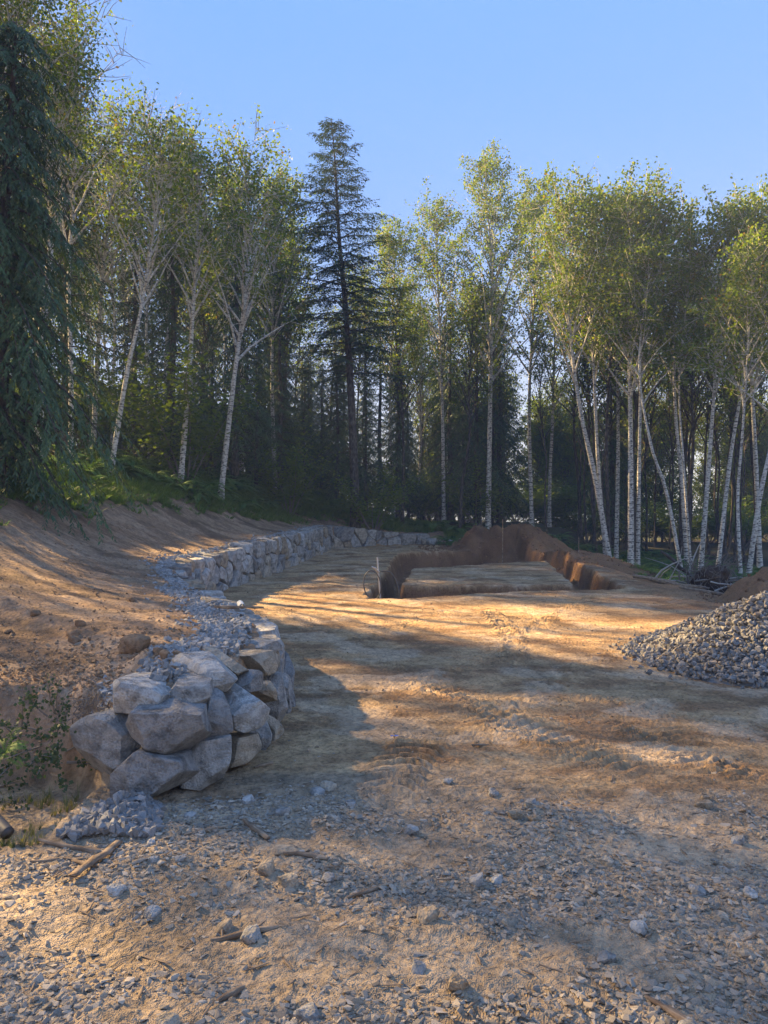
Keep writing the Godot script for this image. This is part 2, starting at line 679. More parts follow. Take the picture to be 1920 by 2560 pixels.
func icosphere(level: int) -> Array:
	while ico.size() <= level:
		if ico.is_empty():
			var t := (1.0 + sqrt(5.0)) / 2.0
			var v := PackedVector3Array()
			for p in [[-1, t, 0], [1, t, 0], [-1, -t, 0], [1, -t, 0], [0, -1, t], [0, 1, t], [0, -1, -t], [0, 1, -t], [t, 0, -1], [t, 0, 1], [-t, 0, -1], [-t, 0, 1]]:
				v.append(Vector3(p[0], p[1], p[2]).normalized())
			ico.append([v, PackedInt32Array([0, 11, 5, 0, 5, 1, 0, 1, 7, 0, 7, 10, 0, 10, 11, 1, 5, 9, 5, 11, 4, 11, 10, 2, 10, 7, 6, 7, 1, 8, 3, 9, 4, 3, 4, 2, 3, 2, 6, 3, 6, 8, 3, 8, 9, 4, 9, 5, 2, 4, 11, 6, 2, 10, 8, 6, 7, 9, 8, 1])])
		else:
			var last: Array = ico[-1]
			var v: PackedVector3Array = last[0].duplicate()
			var f: PackedInt32Array = last[1]
			var o := PackedInt32Array()
			var mid := {}
			for k in range(0, f.size(), 3):
				var m := []
				for e in 3:
					var i0 := f[k + e]
					var i1 := f[k + (e + 1) % 3]
					var key := Vector2i(mini(i0, i1), maxi(i0, i1))
					if not mid.has(key):
						mid[key] = v.size()
						v.append((v[i0] + v[i1]).normalized())
					m.append(mid[key])
				o.append_array(PackedInt32Array([f[k], m[0], m[2], f[k + 1], m[1], m[0], f[k + 2], m[2], m[1], m[0], m[1], m[2]]))
			ico.append([v, o])
	return ico[level]


# a rock bounded by planes (normal, distance), its edges a little worn
func rock_mesh(planes: Array, level: int, rough: float, seed_at: float, sharp := 18.0, flat := false, tint := Color(-1, 0, 0)) -> ArrayMesh:
	var s := icosphere(level)
	var dirs: PackedVector3Array = s[0]
	var f: PackedInt32Array = s[1].duplicate()
	f.reverse()
	var pts := PackedVector3Array()
	pts.resize(dirs.size())
	var pn := PackedVector3Array()
	var pd := PackedFloat32Array()
	for p in planes:
		pn.append(p[0])
		pd.append(1.0 / maxf(p[1], 0.004))
	for k in dirs.size():
		var d := dirs[k]
		var sum := 0.0
		for q in pn.size():
			var t := pn[q].dot(d) * pd[q]
			if t > 0.0:
				sum += pow(t, sharp)
		var p := d * pow(sum, -1.0 / sharp)
		var o := p * 1.0 + Vector3(seed_at, seed_at * 0.7, -seed_at)
		p += d * rough * (1.6 * na.get_noise_3d(o.x * 3.0, o.y * 3.0, o.z * 3.0) + 0.7 * nb.get_noise_3d(o.x * 2.0, o.y * 2.0, o.z * 2.0))
		pts[k] = p
	var a := Acc.new()
	if flat:
		for k in range(0, f.size(), 3):
			var n := (pts[f[k + 2]] - pts[f[k]]).cross(pts[f[k + 1]] - pts[f[k]]).normalized()
			for e in 3:
				a.v.append(pts[f[k + e]])
				a.n.append(n)
				a.i.append(k + e)
	else:
		# facets keep their edges: a corner averages only the faces that lie nearly level with its own
		var nf := f.size() / 3
		var fn := PackedVector3Array()
		var fa := PackedVector3Array()
		var at_v := []
		at_v.resize(pts.size())
		for k in pts.size():
			at_v[k] = PackedInt32Array()
		for k in nf:
			var n := (pts[f[k * 3 + 2]] - pts[f[k * 3]]).cross(pts[f[k * 3 + 1]] - pts[f[k * 3]])
			fn.append(n.normalized())
			fa.append(n)
			for e in 3:
				at_v[f[k * 3 + e]].append(k)
		for k in nf:
			for e in 3:
				var p := f[k * 3 + e]
				var n := Vector3.ZERO
				for q in at_v[p]:
					if fn[q].dot(fn[k]) > 0.90:
						n += fa[q]
				a.v.append(pts[p])
				a.n.append(n.normalized())
				a.i.append(k * 3 + e)
	if tint.r >= 0.0:
		a.c.resize(a.v.size())
		a.c.fill(tint)
	return a.mesh()


func random_planes(sx: float, sy: float, sz: float, n: int) -> Array:
	var out := []
	for k in n:
		var d := rv()
		var r := Vector3(d.x * sx, d.y * sy, d.z * sz).length()
		out.append([d, r * rng.randf_range(0.72, 1.0)])
	for d in [Vector3.UP, Vector3.DOWN]:
		out.append([(d + rv() * 0.25).normalized(), sy * rng.randf_range(0.8, 1.0)])
	for d in [Vector3.LEFT, Vector3.RIGHT]:
		out.append([(d + rv() * 0.3).normalized(), sx * rng.randf_range(0.8, 1.1)])
	for d in [Vector3.FORWARD, Vector3.BACK]:
		out.append([(d + rv() * 0.3).normalized(), sz * rng.randf_range(0.8, 1.1)])
	return out


# crushed stone: the hull of a few random points, sharp-edged
func shard_mesh(sx: float, sy: float, sz: float, n: int, tint: Color) -> ArrayMesh:
	var p := PackedVector3Array()
	for k in n:
		var q := rv()
		p.append(Vector3(q.x * sx, q.y * sy, q.z * sz) * rng.randf_range(0.85, 1.1))
	var a := Acc.new()
	for i in n:
		for j in range(i + 1, n):
			for k in range(j + 1, n):
				var nr := (p[j] - p[i]).cross(p[k] - p[i])
				if nr.length() < 1e-9:
					continue
				nr = nr.normalized()
				var pos := false
				var neg := false
				for q in n:
					if q == i or q == j or q == k:
						continue
					if nr.dot(p[q] - p[i]) > 0.0:
						pos = true
					else:
						neg = true
				if pos and neg:
					continue
				var s := a.v.size()
				if pos:
					nr = -nr
					a.v.append_array(PackedVector3Array([p[i], p[j], p[k]]))
				else:
					a.v.append_array(PackedVector3Array([p[i], p[k], p[j]]))
				for q in 3:
					a.n.append(nr)
					a.c.append(tint)
					a.i.append(s + q)
	return a.mesh()


# ---------------------------------------------------------------- the boulder wall
# outline: corners of the stone's face in the plane of the wall (u along it, v up), centred
func boulder(parent: Node3D, outline: PackedVector2Array, origin: Vector3, along: Vector3, out: Vector3, depth: float, level: int, mat: Material, proud := 0.12) -> void:
	var hull := Geometry2D.convex_hull(outline)
	var c := Vector2.ZERO
	for k in hull.size() - 1:
		c += hull[k]
	c /= float(hull.size() - 1)
	var planes := []
	for k in hull.size() - 1:
		var e := hull[k + 1] - hull[k]
		if e.length() < 0.015:
			continue
		var n := Vector2(e.y, -e.x).normalized()
		if n.dot(hull[k] - c) < 0.0:
			n = -n
		planes.append([Vector3(n.x, n.y, rng.randf_range(-0.12, 0.22)).normalized(), n.dot(hull[k] - c) - (0.006 if level > 3 else 0.015)])
	var size := 1e9
	for p in planes:
		size = minf(size, p[1])
	var fr := clampf(proud * rng.randf_range(0.8, 1.15), 0.05, 0.3)
	planes.append([Vector3(rng.randf_range(-0.16, 0.16), rng.randf_range(-0.12, 0.16), 1.0).normalized(), fr])
	for k in 3:
		var an := rng.randf() * TAU
		var tilt := rng.randf_range(0.35, 0.75)
		planes.append([Vector3(cos(an) * tilt, sin(an) * tilt, 1.0).normalized(), fr * 0.8 + size * rng.randf_range(0.36, 0.52)])
	planes.append([Vector3(0, 0, -1), depth])
	planes.append([Vector3(0, 0.5, -0.85).normalized(), depth * 0.95])
	planes.append([Vector3(0, -0.5, -0.85).normalized(), depth * 0.8])
	if level > 3:
		for k in 4:
			var n := (rv() + Vector3(0, 0.25, 0.7)).normalized()
			var reach := 1e9
			for p in planes:
				var cs: float = p[0].dot(n)
				if cs > 0.05:
					reach = minf(reach, p[1] / cs)
			planes.append([n, reach * rng.randf_range(0.91, 0.98)])
	var sz := clampf(size * 2.0, 0.1, 0.5)
	var m := rock_mesh(planes, level, (0.018 if level > 3 else 0.04) * sz, rng.randf() * 50.0, 110.0 if level > 3 else 50.0)
	var o := part("boulder", m, mat, parent)
	o.transform = Transform3D(Basis(along, Vector3.UP, out), origin + along * c.x + Vector3.UP * c.y - out * (fr * 0.75))


func wall_at(pts: PackedVector3Array, seg: PackedFloat32Array, s: float) -> Vector3:
	var j := 0
	while j < seg.size() - 2 and seg[j + 1] < s:
		j += 1
	return pts[j].lerp(pts[j + 1], clampf((s - seg[j]) / (seg[j + 1] - seg[j]), 0.0, 1.0))


func wall_dir(pts: PackedVector3Array, seg: PackedFloat32Array, s: float, s0: float, s1: float) -> Vector3:
	var a := wall_at(pts, seg, clampf(s - 0.35, s0, s1 - 0.02))
	var b := wall_at(pts, seg, clampf(s + 0.35, s0 + 0.02, s1 - 0.001))
	return Vector3(b.x - a.x, 0, a.y - b.y).normalized()


func clip(poly: PackedVector2Array, at: Vector2, n: Vector2) -> PackedVector2Array:
	var out := PackedVector2Array()
	for k in poly.size():
		var p := poly[k]
		var q := poly[(k + 1) % poly.size()]
		var dp := n.dot(p - at)
		var dq := n.dot(q - at)
		if dp <= 0.0:
			out.append(p)
		if (dp < 0.0) != (dq < 0.0) and absf(dp - dq) > 1e-6:
			out.append(p.lerp(q, dp / (dp - dq)))
	return out


func wall() -> void:
	var w := thing("boulder_retaining_wall", Vector3.ZERO, "curving dry-stacked retaining wall of grey boulders holding the dirt bank", "wall")
	# near end, surveyed stone by stone: outline, distance of its middle, turn of its face in degrees, depth, tone
	var near := [
		[[184, 1801], [205, 1788], [252, 1782], [292, 1794], [298, 1840], [300, 1911], [252, 1955], [226, 1938], [207, 1922], [190, 1850], 4.66, -32.0, 0.36, "grey"],
		[[264, 1714], [272, 1702], [300, 1702], [378, 1718], [410, 1741], [404, 1779], [320, 1782], [268, 1788], 4.62, -6.0, 0.34, "pale"],
		[[319, 1782], [440, 1774], [503, 1786], [515, 1835], [461, 1908], [363, 1881], [317, 1851], [298, 1816], 4.42, 4.0, 0.42, "slate"],
		[[412, 1741], [436, 1710], [524, 1711], [530, 1748], [518, 1773], [412, 1770], 4.70, 6.0, 0.34, "grey"],
		[[302, 1904], [332, 1879], [446, 1904], [459, 1930], [446, 1995], [275, 2026], [262, 2010], [268, 1938], 4.34, -4.0, 0.42, "slate"],
		[[518, 1772], [530, 1740], [572, 1734], [579, 1828], [552, 1851], [499, 1849], [515, 1820], 4.72, 30.0, 0.36, "slate"],
		[[503, 1855], [585, 1838], [583, 1875], [564, 1950], [503, 1981], [455, 1976], [458, 1915], 4.62, 25.0, 0.40, "grey"],
		[[577, 1790], [614, 1752], [652, 1739], [680, 1764], [674, 1813], [610, 1838], [576, 1832], 5.0, 48.0, 0.38, "pale"],
		[[503, 1690], [520, 1672], [568, 1668], [615, 1708], [575, 1734], [526, 1733], 4.95, 32.0, 0.40, "pale"],
		[[586, 1843], [651, 1832], [661, 1866], [644, 1904], [572, 1927], [580, 1875], 5.05, 48.0, 0.40, "tan"],
		[[655, 1828], [680, 1790], [683, 1843], [659, 1890], [652, 1880], 5.45, 68.0, 0.38, "grey"],
		[[681, 1772], [704, 1812], [704, 1845], [680, 1865], 5.7, 76.0, 0.36, "tan"],
		[[566, 1660], [598, 1650], [636, 1676], [612, 1702], [590, 1690], 5.35, 40.0, 0.34, "tan"],
		[[609, 1722], [640, 1672], [664, 1690], [662, 1728], [610, 1740], 5.35, 55.0, 0.36, "slate"],
		[[620, 1640], [688, 1624], [716, 1642], [698, 1692], [662, 1692], [655, 1650], 5.9, 55.0, 0.40, "tan"],
		[[648, 1606], [692, 1600], [710, 1620], [680, 1636], [655, 1630], 6.5, 60.0, 0.36, "grey"],
		[[657, 1720], [689, 1698], [691, 1760], [660, 1736], 5.5, 66.0, 0.34, "rust"],
		[[692, 1696], [716, 1678], [714, 1760], [708, 1828], [698, 1790], 6.0, 78.0, 0.36, "grey"],
		[[716, 1664], [726, 1690], [724, 1776], [712, 1790], [712, 1700], 6.5, 84.0, 0.34, "grey"],
	]
	for s in near:
		var k: int = s.size()
		var d: float = s[k - 4]
		var turn := deg_to_rad(s[k - 3])
		var out := Vector3(sin(turn), 0, cos(turn))
		var along := Vector3(cos(turn), 0, -sin(turn))
		var cx := 0.0
		var cy := 0.0
		for q in k - 4:
			cx += s[q][0]
			cy += s[q][1]
		cx /= k - 4
		cy /= k - 4
		var o := Vector3(px_x(cx, d), px_y(cy, d), -d)
		var eye := Vector3(0, EYE, 0)
		var poly := PackedVector2Array()
		for q in k - 4:
			var dir := Vector3(px_x(s[q][0], 1.0), px_y(s[q][1], 1.0) - EYE, -1.0)
			var t := (o - eye).dot(out) / dir.dot(out)
			var p := eye + dir * t - o
			poly.append(Vector2(clampf(p.dot(along), -0.34, 0.34), p.y))
		boulder(w, poly, o, along, out, s[k - 2], 5, M[s[k - 1]], 0.10)
	# the rest of the run in courses of fitted stones
	var pts := PackedVector3Array()   # x, distance, top
	for k in range(9, WP.size() - 4):
		pts.append(Vector3(WP[k].x, WP[k].y, WT[k]))
	var seg := PackedFloat32Array([0.0])
	for k in pts.size() - 1:
		seg.append(seg[k] + Vector2(pts[k].x, pts[k].y).distance_to(Vector2(pts[k + 1].x, pts[k + 1].y)))
	var total: float = seg[seg.size() - 1]
	var corner: float = seg[8]
	for run in 2:
		var s0 := 0.0 if run == 0 else corner
		var s1 := corner if run == 0 else total
		# seeds of the stones: rough courses, much disturbed
		var seeds := PackedVector2Array()
		var row := 0
		var tall := 0.27 if run == 0 else 0.33
		while row < 5:
			var at := s0 + rng.randf() * 0.3
			while at < s1:
				var hh := wall_at(pts, seg, at).z - pad(wall_at(pts, seg, at).y) + 0.10
				var v := (row + 0.5) * tall + rng.randf_range(-0.10, 0.10)
				if v < hh - 0.05 and rng.randf() > 0.10:
					seeds.append(Vector2(at + rng.randf_range(-0.06, 0.06), v))
				at += (0.40 if run == 0 else 0.52) * rng.randf_range(0.55, 1.45)
			row += 1
		for me in seeds:
			var p := wall_at(pts, seg, clampf(me.x, s0, s1 - 0.01))
			var bottom := pad(p.y) - 0.10
			var hh := p.z - bottom
			var poly := PackedVector2Array([Vector2(maxf(s0, me.x - 0.42), 0), Vector2(minf(s1, me.x + 0.42), 0), Vector2(minf(s1, me.x + 0.42), hh + rng.randf_range(-0.03, 0.03)), Vector2(maxf(s0, me.x - 0.42), hh + rng.randf_range(-0.03, 0.03))])
			for o in seeds:
				if o == me or absf(o.x - me.x) > 0.9:
					continue
				poly = clip(poly, (me + o) * 0.5, (o - me).normalized())
			if poly.size() < 3:
				continue
			for k in poly.size():
				poly[k] -= Vector2(me.x, 0)
			var along := wall_dir(pts, seg, me.x, s0, s1)
			var out := along.cross(Vector3.UP)
			var tone: String
			var r := rng.randf()
			tone = "grey" if r < 0.36 else ("pale" if r < 0.64 else ("tan" if r < 0.80 else ("slate" if r < 0.94 else "rust")))
			var topmost := me.y > hh - tall * 0.9
			boulder(w, poly, Vector3(p.x, bottom, -p.y) + out * (-0.12 * me.y / hh + rng.randf_range(-0.03, 0.03)), along, out, 0.36 if topmost else 0.28, 3, M[tone], 0.12)
	# a few stones lying loose where the wall runs out
	for k in 9:
		var x := 1.6 + k * 0.22 + rng.randf_range(-0.1, 0.1)
		var d := 29.1 + 0.1 * k + rng.randf_range(-0.4, 0.2)
		var r := rng.randf_range(0.13, 0.22)
		var o := part("loose_boulder", rock_mesh(random_planes(r, r * 0.75, r, 7), 2, 0.008, rng.randf() * 40.0), M["pale" if k % 3 else "tan"], self)
		o.position = Vector3(x, gy(x, -d) + r * 0.45, -d)
		o.rotation.y = rng.randf() * TAU
		tag(o, "pale loose boulder lying where the far end of the wall runs out", "boulder", "loose boulders at the wall's far end")


# ---------------------------------------------------------------- trees
func sample(path: PackedVector3Array, f: float) -> Vector3:
	var n := path.size() - 1
	var q := clampf(f, 0.0, 1.0) * n
	var k := mini(int(q), n - 1)
	return path[k].lerp(path[k + 1], q - k)


func smooth_path(ctrl: PackedVector3Array, n: int) -> PackedVector3Array:
	var out := PackedVector3Array()
	var m := ctrl.size()
	# even steps in height
	for k in n + 1:
		var y := lerpf(ctrl[0].y, ctrl[m - 1].y, float(k) / n)
		var j := 0
		while j < m - 2 and ctrl[j + 1].y < y:
			j += 1
		var u := (y - ctrl[j].y) / maxf(ctrl[j + 1].y - ctrl[j].y, 0.01)
		out.append(ctrl[j].cubic_interpolate(ctrl[j + 1], ctrl[maxi(j - 1, 0)], ctrl[mini(j + 2, m - 1)], clampf(u, 0.0, 1.0)))
	return out


func leaf_colour() -> Color:
	var c := Color(0.11, 0.17, 0.045).lerp(Color(0.20, 0.255, 0.06), rng.randf())
	var r := rng.randf()
	if r < 0.12:
		c = Color(0.26, 0.26, 0.055)
	elif r < 0.15:
		c = Color(0.25, 0.15, 0.05)
	return c


# path: trunk from its base at the origin; cb: where the crown begins; cw: reach of the limbs
func alder_meshes(path: PackedVector3Array, r0: float, cb: float, cw: float, limbs: int, density: float, spread: float, leaf_size := 1.0) -> Array:
	var tr := Acc.new()
	var lv := Acc.new()
	var n := path.size()
	var rad := PackedFloat32Array()
	for k in n:
		var f := float(k) / (n - 1)
		rad.append(r0 * 0.66 * (pow(1.0 - f, 0.8) * 0.92 + 0.06) * (1.0 + 0.35 * exp(-f * 45.0)) * (1.0 + 0.06 * sin(k * 2.3)))
	path[0].y -= 0.25
	tube(tr, path, rad, 9)
	var az := rng.randf() * TAU
	var tips: Array = []
	for k in limbs:
		az += 2.4 + rng.randf_range(-0.5, 0.5)
		var u := (k + rng.randf()) / limbs
		var f := lerpf(cb, 0.985, pow(u, 0.85))
		var p := sample(path, f)
		var inc := lerpf(0.54, 0.36, u) * spread * rng.randf_range(0.75, 1.25)
		var ln := cw * lerpf(1.5, 0.52, u) * rng.randf_range(0.7, 1.2)
		var dir := Vector3(cos(az) * sin(inc), cos(inc), sin(az) * sin(inc))
		var pts := PackedVector3Array([p])
		var rr := PackedFloat32Array([r0 * (1.0 - f) * 0.42 + 0.012])
		for q in 4:
			dir = (dir + Vector3(cos(az), 0.1, sin(az)) * rng.randf_range(-0.05, 0.14) + rv() * 0.10).normalized()
			p += dir * ln * 0.25
			pts.append(p)
			rr.append(rr[0] * (1.0 - (q + 1) * 0.225))
		tube(tr, pts, rr, 5, false)
		var bare := rng.randf() < 0.07 and u < 0.4
		if bare:
			continue
		for q in 7:
			var t := rng.randf_range(0.34, 1.0)
			if q == 0:
				t = 1.0
			tips.append([sample(pts, t), dir, u])
	for k in 9:
		tips.append([sample(path, rng.randf_range(0.9, 1.0)), Vector3.UP, 1.0])
	for tip in tips:
		var p0: Vector3 = tip[0]
		var dir: Vector3 = (tip[1] * 0.7 + rv() * 0.9).normalized()
		var tl := rng.randf_range(0.45, 0.95)
		tube(tr, PackedVector3Array([p0, p0 + dir * tl * 0.5 + rv() * 0.04, p0 + dir * tl]), PackedFloat32Array([0.011, 0.008, 0.004]), 3, false)
		for q in int(density * rng.randf_range(0.1, 1.9)):
			var t := rng.randf_range(0.15, 1.08)
			var p := p0 + dir * (tl * t) + rv() * (0.05 + 0.20 * rng.randf())
			var nrm := (rv() + Vector3.UP * 0.55).normalized()
			var al := (rv() + dir * 0.5 - Vector3.UP * 0.25)
			al = (al - nrm * al.dot(nrm)).normalized()
			var s := rng.randf_range(0.08, 0.14) * leaf_size
			leaf(lv, p, al, nrm, s, s * 0.68, leaf_colour())
	return [tr.mesh(), lv.mesh()]


# drooping: 0 a fir with level boughs, 1 a cedar or hemlock with hanging sprays
func conifer_meshes(path: PackedVector3Array, r0: float, cb: float, reach: float, boughs: int, drooping: float, twigs: int, fine: float, thin_top: float, dead: int) -> Array:
	var tr := Acc.new()
	var lv := Acc.new()
	var n := path.size()
	var rad := PackedFloat32Array()
	for k in n:
		var f := float(k) / (n - 1)
		rad.append(r0 * (pow(1.0 - f, 0.85) * 0.95 + 0.03) * (1.0 + 0.4 * exp(-f * 45.0)))
	path[0].y -= 0.25
	tube(tr, path, rad, 10)
	var az := 0.0
	for k in dead:
		az += 2.4 + rng.randf_range(-0.6, 0.6)
		var f := lerpf(0.12, cb + 0.15, rng.randf())
		var p := sample(path, f)
		var d := Vector3(cos(az), rng.randf_range(-0.35, 0.1), sin(az))
		var ln := rng.randf_range(0.5, 1.5) * reach * 0.55
		tube(tr, PackedVector3Array([p, p + d * ln * 0.5, p + d * ln + Vector3(0, -0.12 * ln, 0) + rv() * 0.1]), PackedFloat32Array([0.016, 0.011, 0.004]), 4, false)
	for k in boughs:
		az += 2.4 + rng.randf_range(-0.4, 0.4)
		var u := (k + rng.randf()) / boughs
		var f := lerpf(cb, 0.99, pow(u, 0.9))
		var p := sample(path, f)
		var ln := reach * (pow(1.0 - u, thin_top) * 0.95 + 0.05) * rng.randf_range(0.7, 1.15)
		if u < 0.12:
			ln *= 0.75
		var flat := Vector3(cos(az), 0, sin(az))
		var rise := lerpf(0.15, 0.75, u) - 0.55 * drooping
		var pts := PackedVector3Array()
		var rr := PackedFloat32Array()
		for q in 6:
			var t := q / 5.0
			var y := rise * t - (0.35 + 0.35 * drooping) * t * t + (0.22 * t * t * t if drooping < 0.5 else 0.0)
			pts.append(p + (flat * t + Vector3.UP * y) * ln + rv() * 0.02)
			rr.append(lerpf(0.008 + 0.012 * ln, 0.003, t))
		tube(tr, pts, rr, 4, false)
		var sidev := flat.cross(Vector3.UP)
		var tone := Color(0.055, 0.09, 0.045).lerp(Color(0.085, 0.13, 0.055), rng.randf())
		var nt := int(maxf(4.0, twigs * (0.35 + 0.65 * ln / reach)))
		for q in nt:
			var t := (q + rng.randf()) / nt * 0.92 + 0.08
			var b := sample(pts, t)
			var sg := 1.0 if q % 2 else -1.0
			var tl := (0.16 + 0.30 * ln * (1.0 - 0.75 * t)) * rng.randf_range(0.7, 1.2)
			var d := (flat * 0.75 + sidev * sg * rng.randf_range(0.55, 1.0) + Vector3.UP * (rng.randf_range(-0.15, 0.1) - drooping * rng.randf_range(0.3, 1.0))).normalized()
			if t > 0.95:
				d = (flat + Vector3.UP * (0.1 - 0.6 * drooping)).normalized()
			var m := int(maxf(4.0, tl / (0.042 * fine)))
			for e in m:
				var w := (e + 0.5) / m
				var bend := Vector3.DOWN * (0.22 + 0.5 * drooping) * w * w * tl
				var p2 := b + d * (tl * w) + bend
				var sg2 := 1.0 if e % 2 else -1.0
				var lat := d.cross(Vector3.UP).normalized() * sg2
				var al := (d * 0.9 + lat * 0.75 + Vector3.DOWN * (0.15 + 0.7 * drooping) + rv() * 0.35).normalized()
				var nrm := (Vector3.UP + rv() * 0.5 + flat * 0.4 * drooping).normalized()
				nrm = (nrm - al * al.dot(nrm)).normalized()
				var l2 := rng.randf_range(0.07, 0.13) * (0.75 + 0.5 * fine)
				leaf(lv, p2, al, nrm, l2, l2 * (0.26 + 0.12 * fine), tone.lerp(Color(0.09, 0.135, 0.055), rng.randf() * 0.5))
	return [tr.mesh(), lv.mesh()]


func tree_node(called: String, at: Vector3, label: String, group: String, m: Array, bark: Material, leafy: Material) -> Node3D:
	var t := thing(called, at, label, "tree", group)
	part("trunk", m[0], bark, t)
	part("crown", m[1], leafy, t)
	return t


func straight(h: float, lean: Vector2, wob: float) -> PackedVector3Array:
	var c := PackedVector3Array()
	for k in 6:
		var f := k / 5.0
		c.append(Vector3(lean.x * f + rng.randf_range(-wob, wob) * sin(f * PI), h * f, lean.y * f + rng.randf_range(-wob, wob) * sin(f * PI)))
	return smooth_path(c, 18)


func forest() -> void:
	# front row, each with the bends of its own trunk: [distance, trunk radius, crown start, reach, limbs, leaves per twig, spread], outline, label
	var front := [
		[[20.0, 0.115, 0.50, 1.75, 34, 12, 1.0], [[275, 1175], [312, 950], [350, 750], [385, 500], [400, 275]], "white-barked alder leaning over to the right just beside the big cedar"],
		[[22.0, 0.135, 0.50, 1.75, 34, 12, 0.95], [[450, 1205], [470, 950], [485, 700], [492, 450], [478, 325]], "straight white-barked alder with mottled trunk, second right of the big cedar"],
		[[23.0, 0.145, 0.40, 2.2, 44, 13, 0.95], [[550, 1218], [588, 950], [614, 740], [622, 560], [615, 325]], "white alder with many pale limbs fanning upward, left of the pointed fir"],
		[[32.0, 0.19, 0.42, 2.7, 52, 28, 1.05], [[1220, 1312], [1226, 900], [1230, 650], [1210, 375]], "tall white-trunked alder rising behind the earth heaps"],
		[[26.0, 0.155, 0.50, 2.1, 40, 26, 1.0], [[1528, 1385], [1490, 1200], [1450, 1030], [1425, 850], [1415, 600], [1428, 430]], "thick white alder whose base leans far to the left"],
		[[26.4, 0.12, 0.52, 1.8, 32, 25, 1.0], [[1516, 1350], [1497, 1150], [1482, 950], [1476, 650], [1490, 470]], "slimmer white alder crossing close behind the thick leaning one"],
		[[25.0, 0.17, 0.46, 2.2, 44, 26, 1.0], [[1577, 1405], [1583, 1050], [1580, 750], [1602, 440]], "stout upright white alder in front of a twin stem"],
		[[25.4, 0.12, 0.52, 1.7, 30, 25, 1.0], [[1594, 1400], [1597, 1050], [1606, 750], [1660, 480]], "thinner twin stem touching the stout upright white alder"],
		[[24.0, 0.10, 0.55, 1.4, 24, 24, 0.9], [[1705, 1392], [1665, 1230], [1622, 1110], [1605, 900], [1630, 580]], "grey young alder slanting sharply left out of the brush pile"],
		[[25.6, 0.125, 0.52, 1.6, 30, 25, 1.0], [[1718, 1385], [1702, 1200], [1686, 1000], [1690, 700], [1705, 500]], "mottled alder standing just behind the slanting grey one"],
		[[24.5, 0.075, 0.55, 1.2, 22, 24, 0.9], [[1728, 1385], [1713, 1150], [1706, 950], [1722, 700], [1735, 570]], "very slim pale alder right behind the brush pile"],
		[[24.0, 0.13, 0.50, 1.8, 34, 26, 1.0], [[1750, 1400], [1768, 1150], [1786, 950], [1812, 700], [1805, 500]], "bright white alder leaning right beside the brush pile"],
		[[23.5, 0.115, 0.50, 1.8, 34, 26, 1.0], [[1792, 1400], [1826, 1150], [1852, 950], [1890, 650], [1905, 480]], "white alder leaning right with clear bark, between brush pile and frame edge"],
		[[21.5, 0.085, 0.52, 1.4, 26, 25, 1.0], [[1852, 1440], [1853, 1250], [1857, 1080], [1872, 800], [1895, 560]], "slender upright alder left of the outward-leaning stem at the edge"],
		[[21.0, 0.115, 0.50, 1.7, 30, 26, 1.0], [[1868, 1445], [1890, 1250], [1930, 1080], [2000, 800], [2050, 540]], "white alder at the right edge leaning out of the picture"],
		[[24.5, 0.14, 0.50, 1.9, 38, 26, 1.0], [[1900, 1415], [1895, 1150], [1885, 900], [1880, 650], [1900, 460]], "mottled alder behind the outward-leaning stem at the right edge"],
		[[17.5, 0.19, 0.55, 2.0, 46, 15, 1.0], [[95, 1195], [110, 900], [118, 600], [128, 300], [135, 40]], "tall alder with rounded crown rising behind the big cedar"],
		[[15.5, 0.2, 0.55, 2.1, 44, 14, 1.0], [[-70, 1215], [-60, 800], [-30, 400], [15, 100], [40, -140]], "tallest alder, its crown cut by the top left corner"],
		[[23.0, 0.13, 0.45, 1.9, 40, 14, 1.0], [[232, 1195], [240, 900], [262, 650], [285, 450], [300, 230]], "leafy alder between the big cedar and the leaning white trunk"],
		[[25.0, 0.12, 0.48, 1.9, 38, 14, 1.0], [[400, 1210], [410, 950], [425, 650], [440, 450], [445, 300]], "alder standing just behind and left of the second white trunk"],
		[[29.0, 0.14, 0.50, 2.2, 42, 27, 1.0], [[690, 1240], [682, 1000], [680, 750], [690, 540], [705, 410]], "grey-barked alder between the fanning alder and the pointed fir"],
		[[35.0, 0.14, 0.46, 2.5, 44, 27, 1.1], [[985, 1285], [975, 1000], [985, 750], [985, 540]], "alder with sunlit top in the dip right of the pointed fir"],
		[[33.5, 0.15, 0.42, 2.3, 42, 27, 1.1], [[1110, 1300], [1105, 1000], [1095, 700], [1090, 490]], "leafy alder left of the tall white trunk behind the heaps"],
		[[33.0, 0.15, 0.46, 2.4, 44, 27, 1.1], [[1330, 1330], [1325, 1000], [1340, 700], [1335, 440]], "dark-stemmed alder right of the tall white trunk behind the heaps"],
		[[29.5, 0.14, 0.48, 2.1, 40, 27, 1.0], [[1540, 1360], [1545, 1000], [1530, 700], [1525, 460]], "dark-stemmed alder between the two thick white alders"],
	]
	for s in front:
		var q: Array = s[0]
		var d: float = q[0]
		var o: Array = s[1]
		var bx := px_x(o[0][0], d)
		var by := gy(bx, -d)
		var ctrl := PackedVector3Array([Vector3.ZERO])
		for k in range(1, o.size()):
			ctrl.append(Vector3(px_x(o[k][0], d) - bx, px_y(o[k][1], d) - by, rng.randf_range(-0.25, 0.25)))
		var reach: float = q[3]
		ctrl[ctrl.size() - 1].y -= 0.42 * reach + 0.35
		var m := alder_meshes(smooth_path(ctrl, 20), q[1], q[2], q[3], q[4], q[5] * (1.7 if d < 18.5 else 0.95), q[6], 0.68 if d < 18.5 else 0.9)
		tree_node("alder_tree", Vector3(bx, by, -d), s[2], "alders along the edge of the clearing", m, M.alder_bark, M.leaf)
	# the pointed fir
	var fd := 27.5
	var fx := px_x(888, fd)
	var fy := gy(fx, -fd - 1.6)
	fd += 1.6
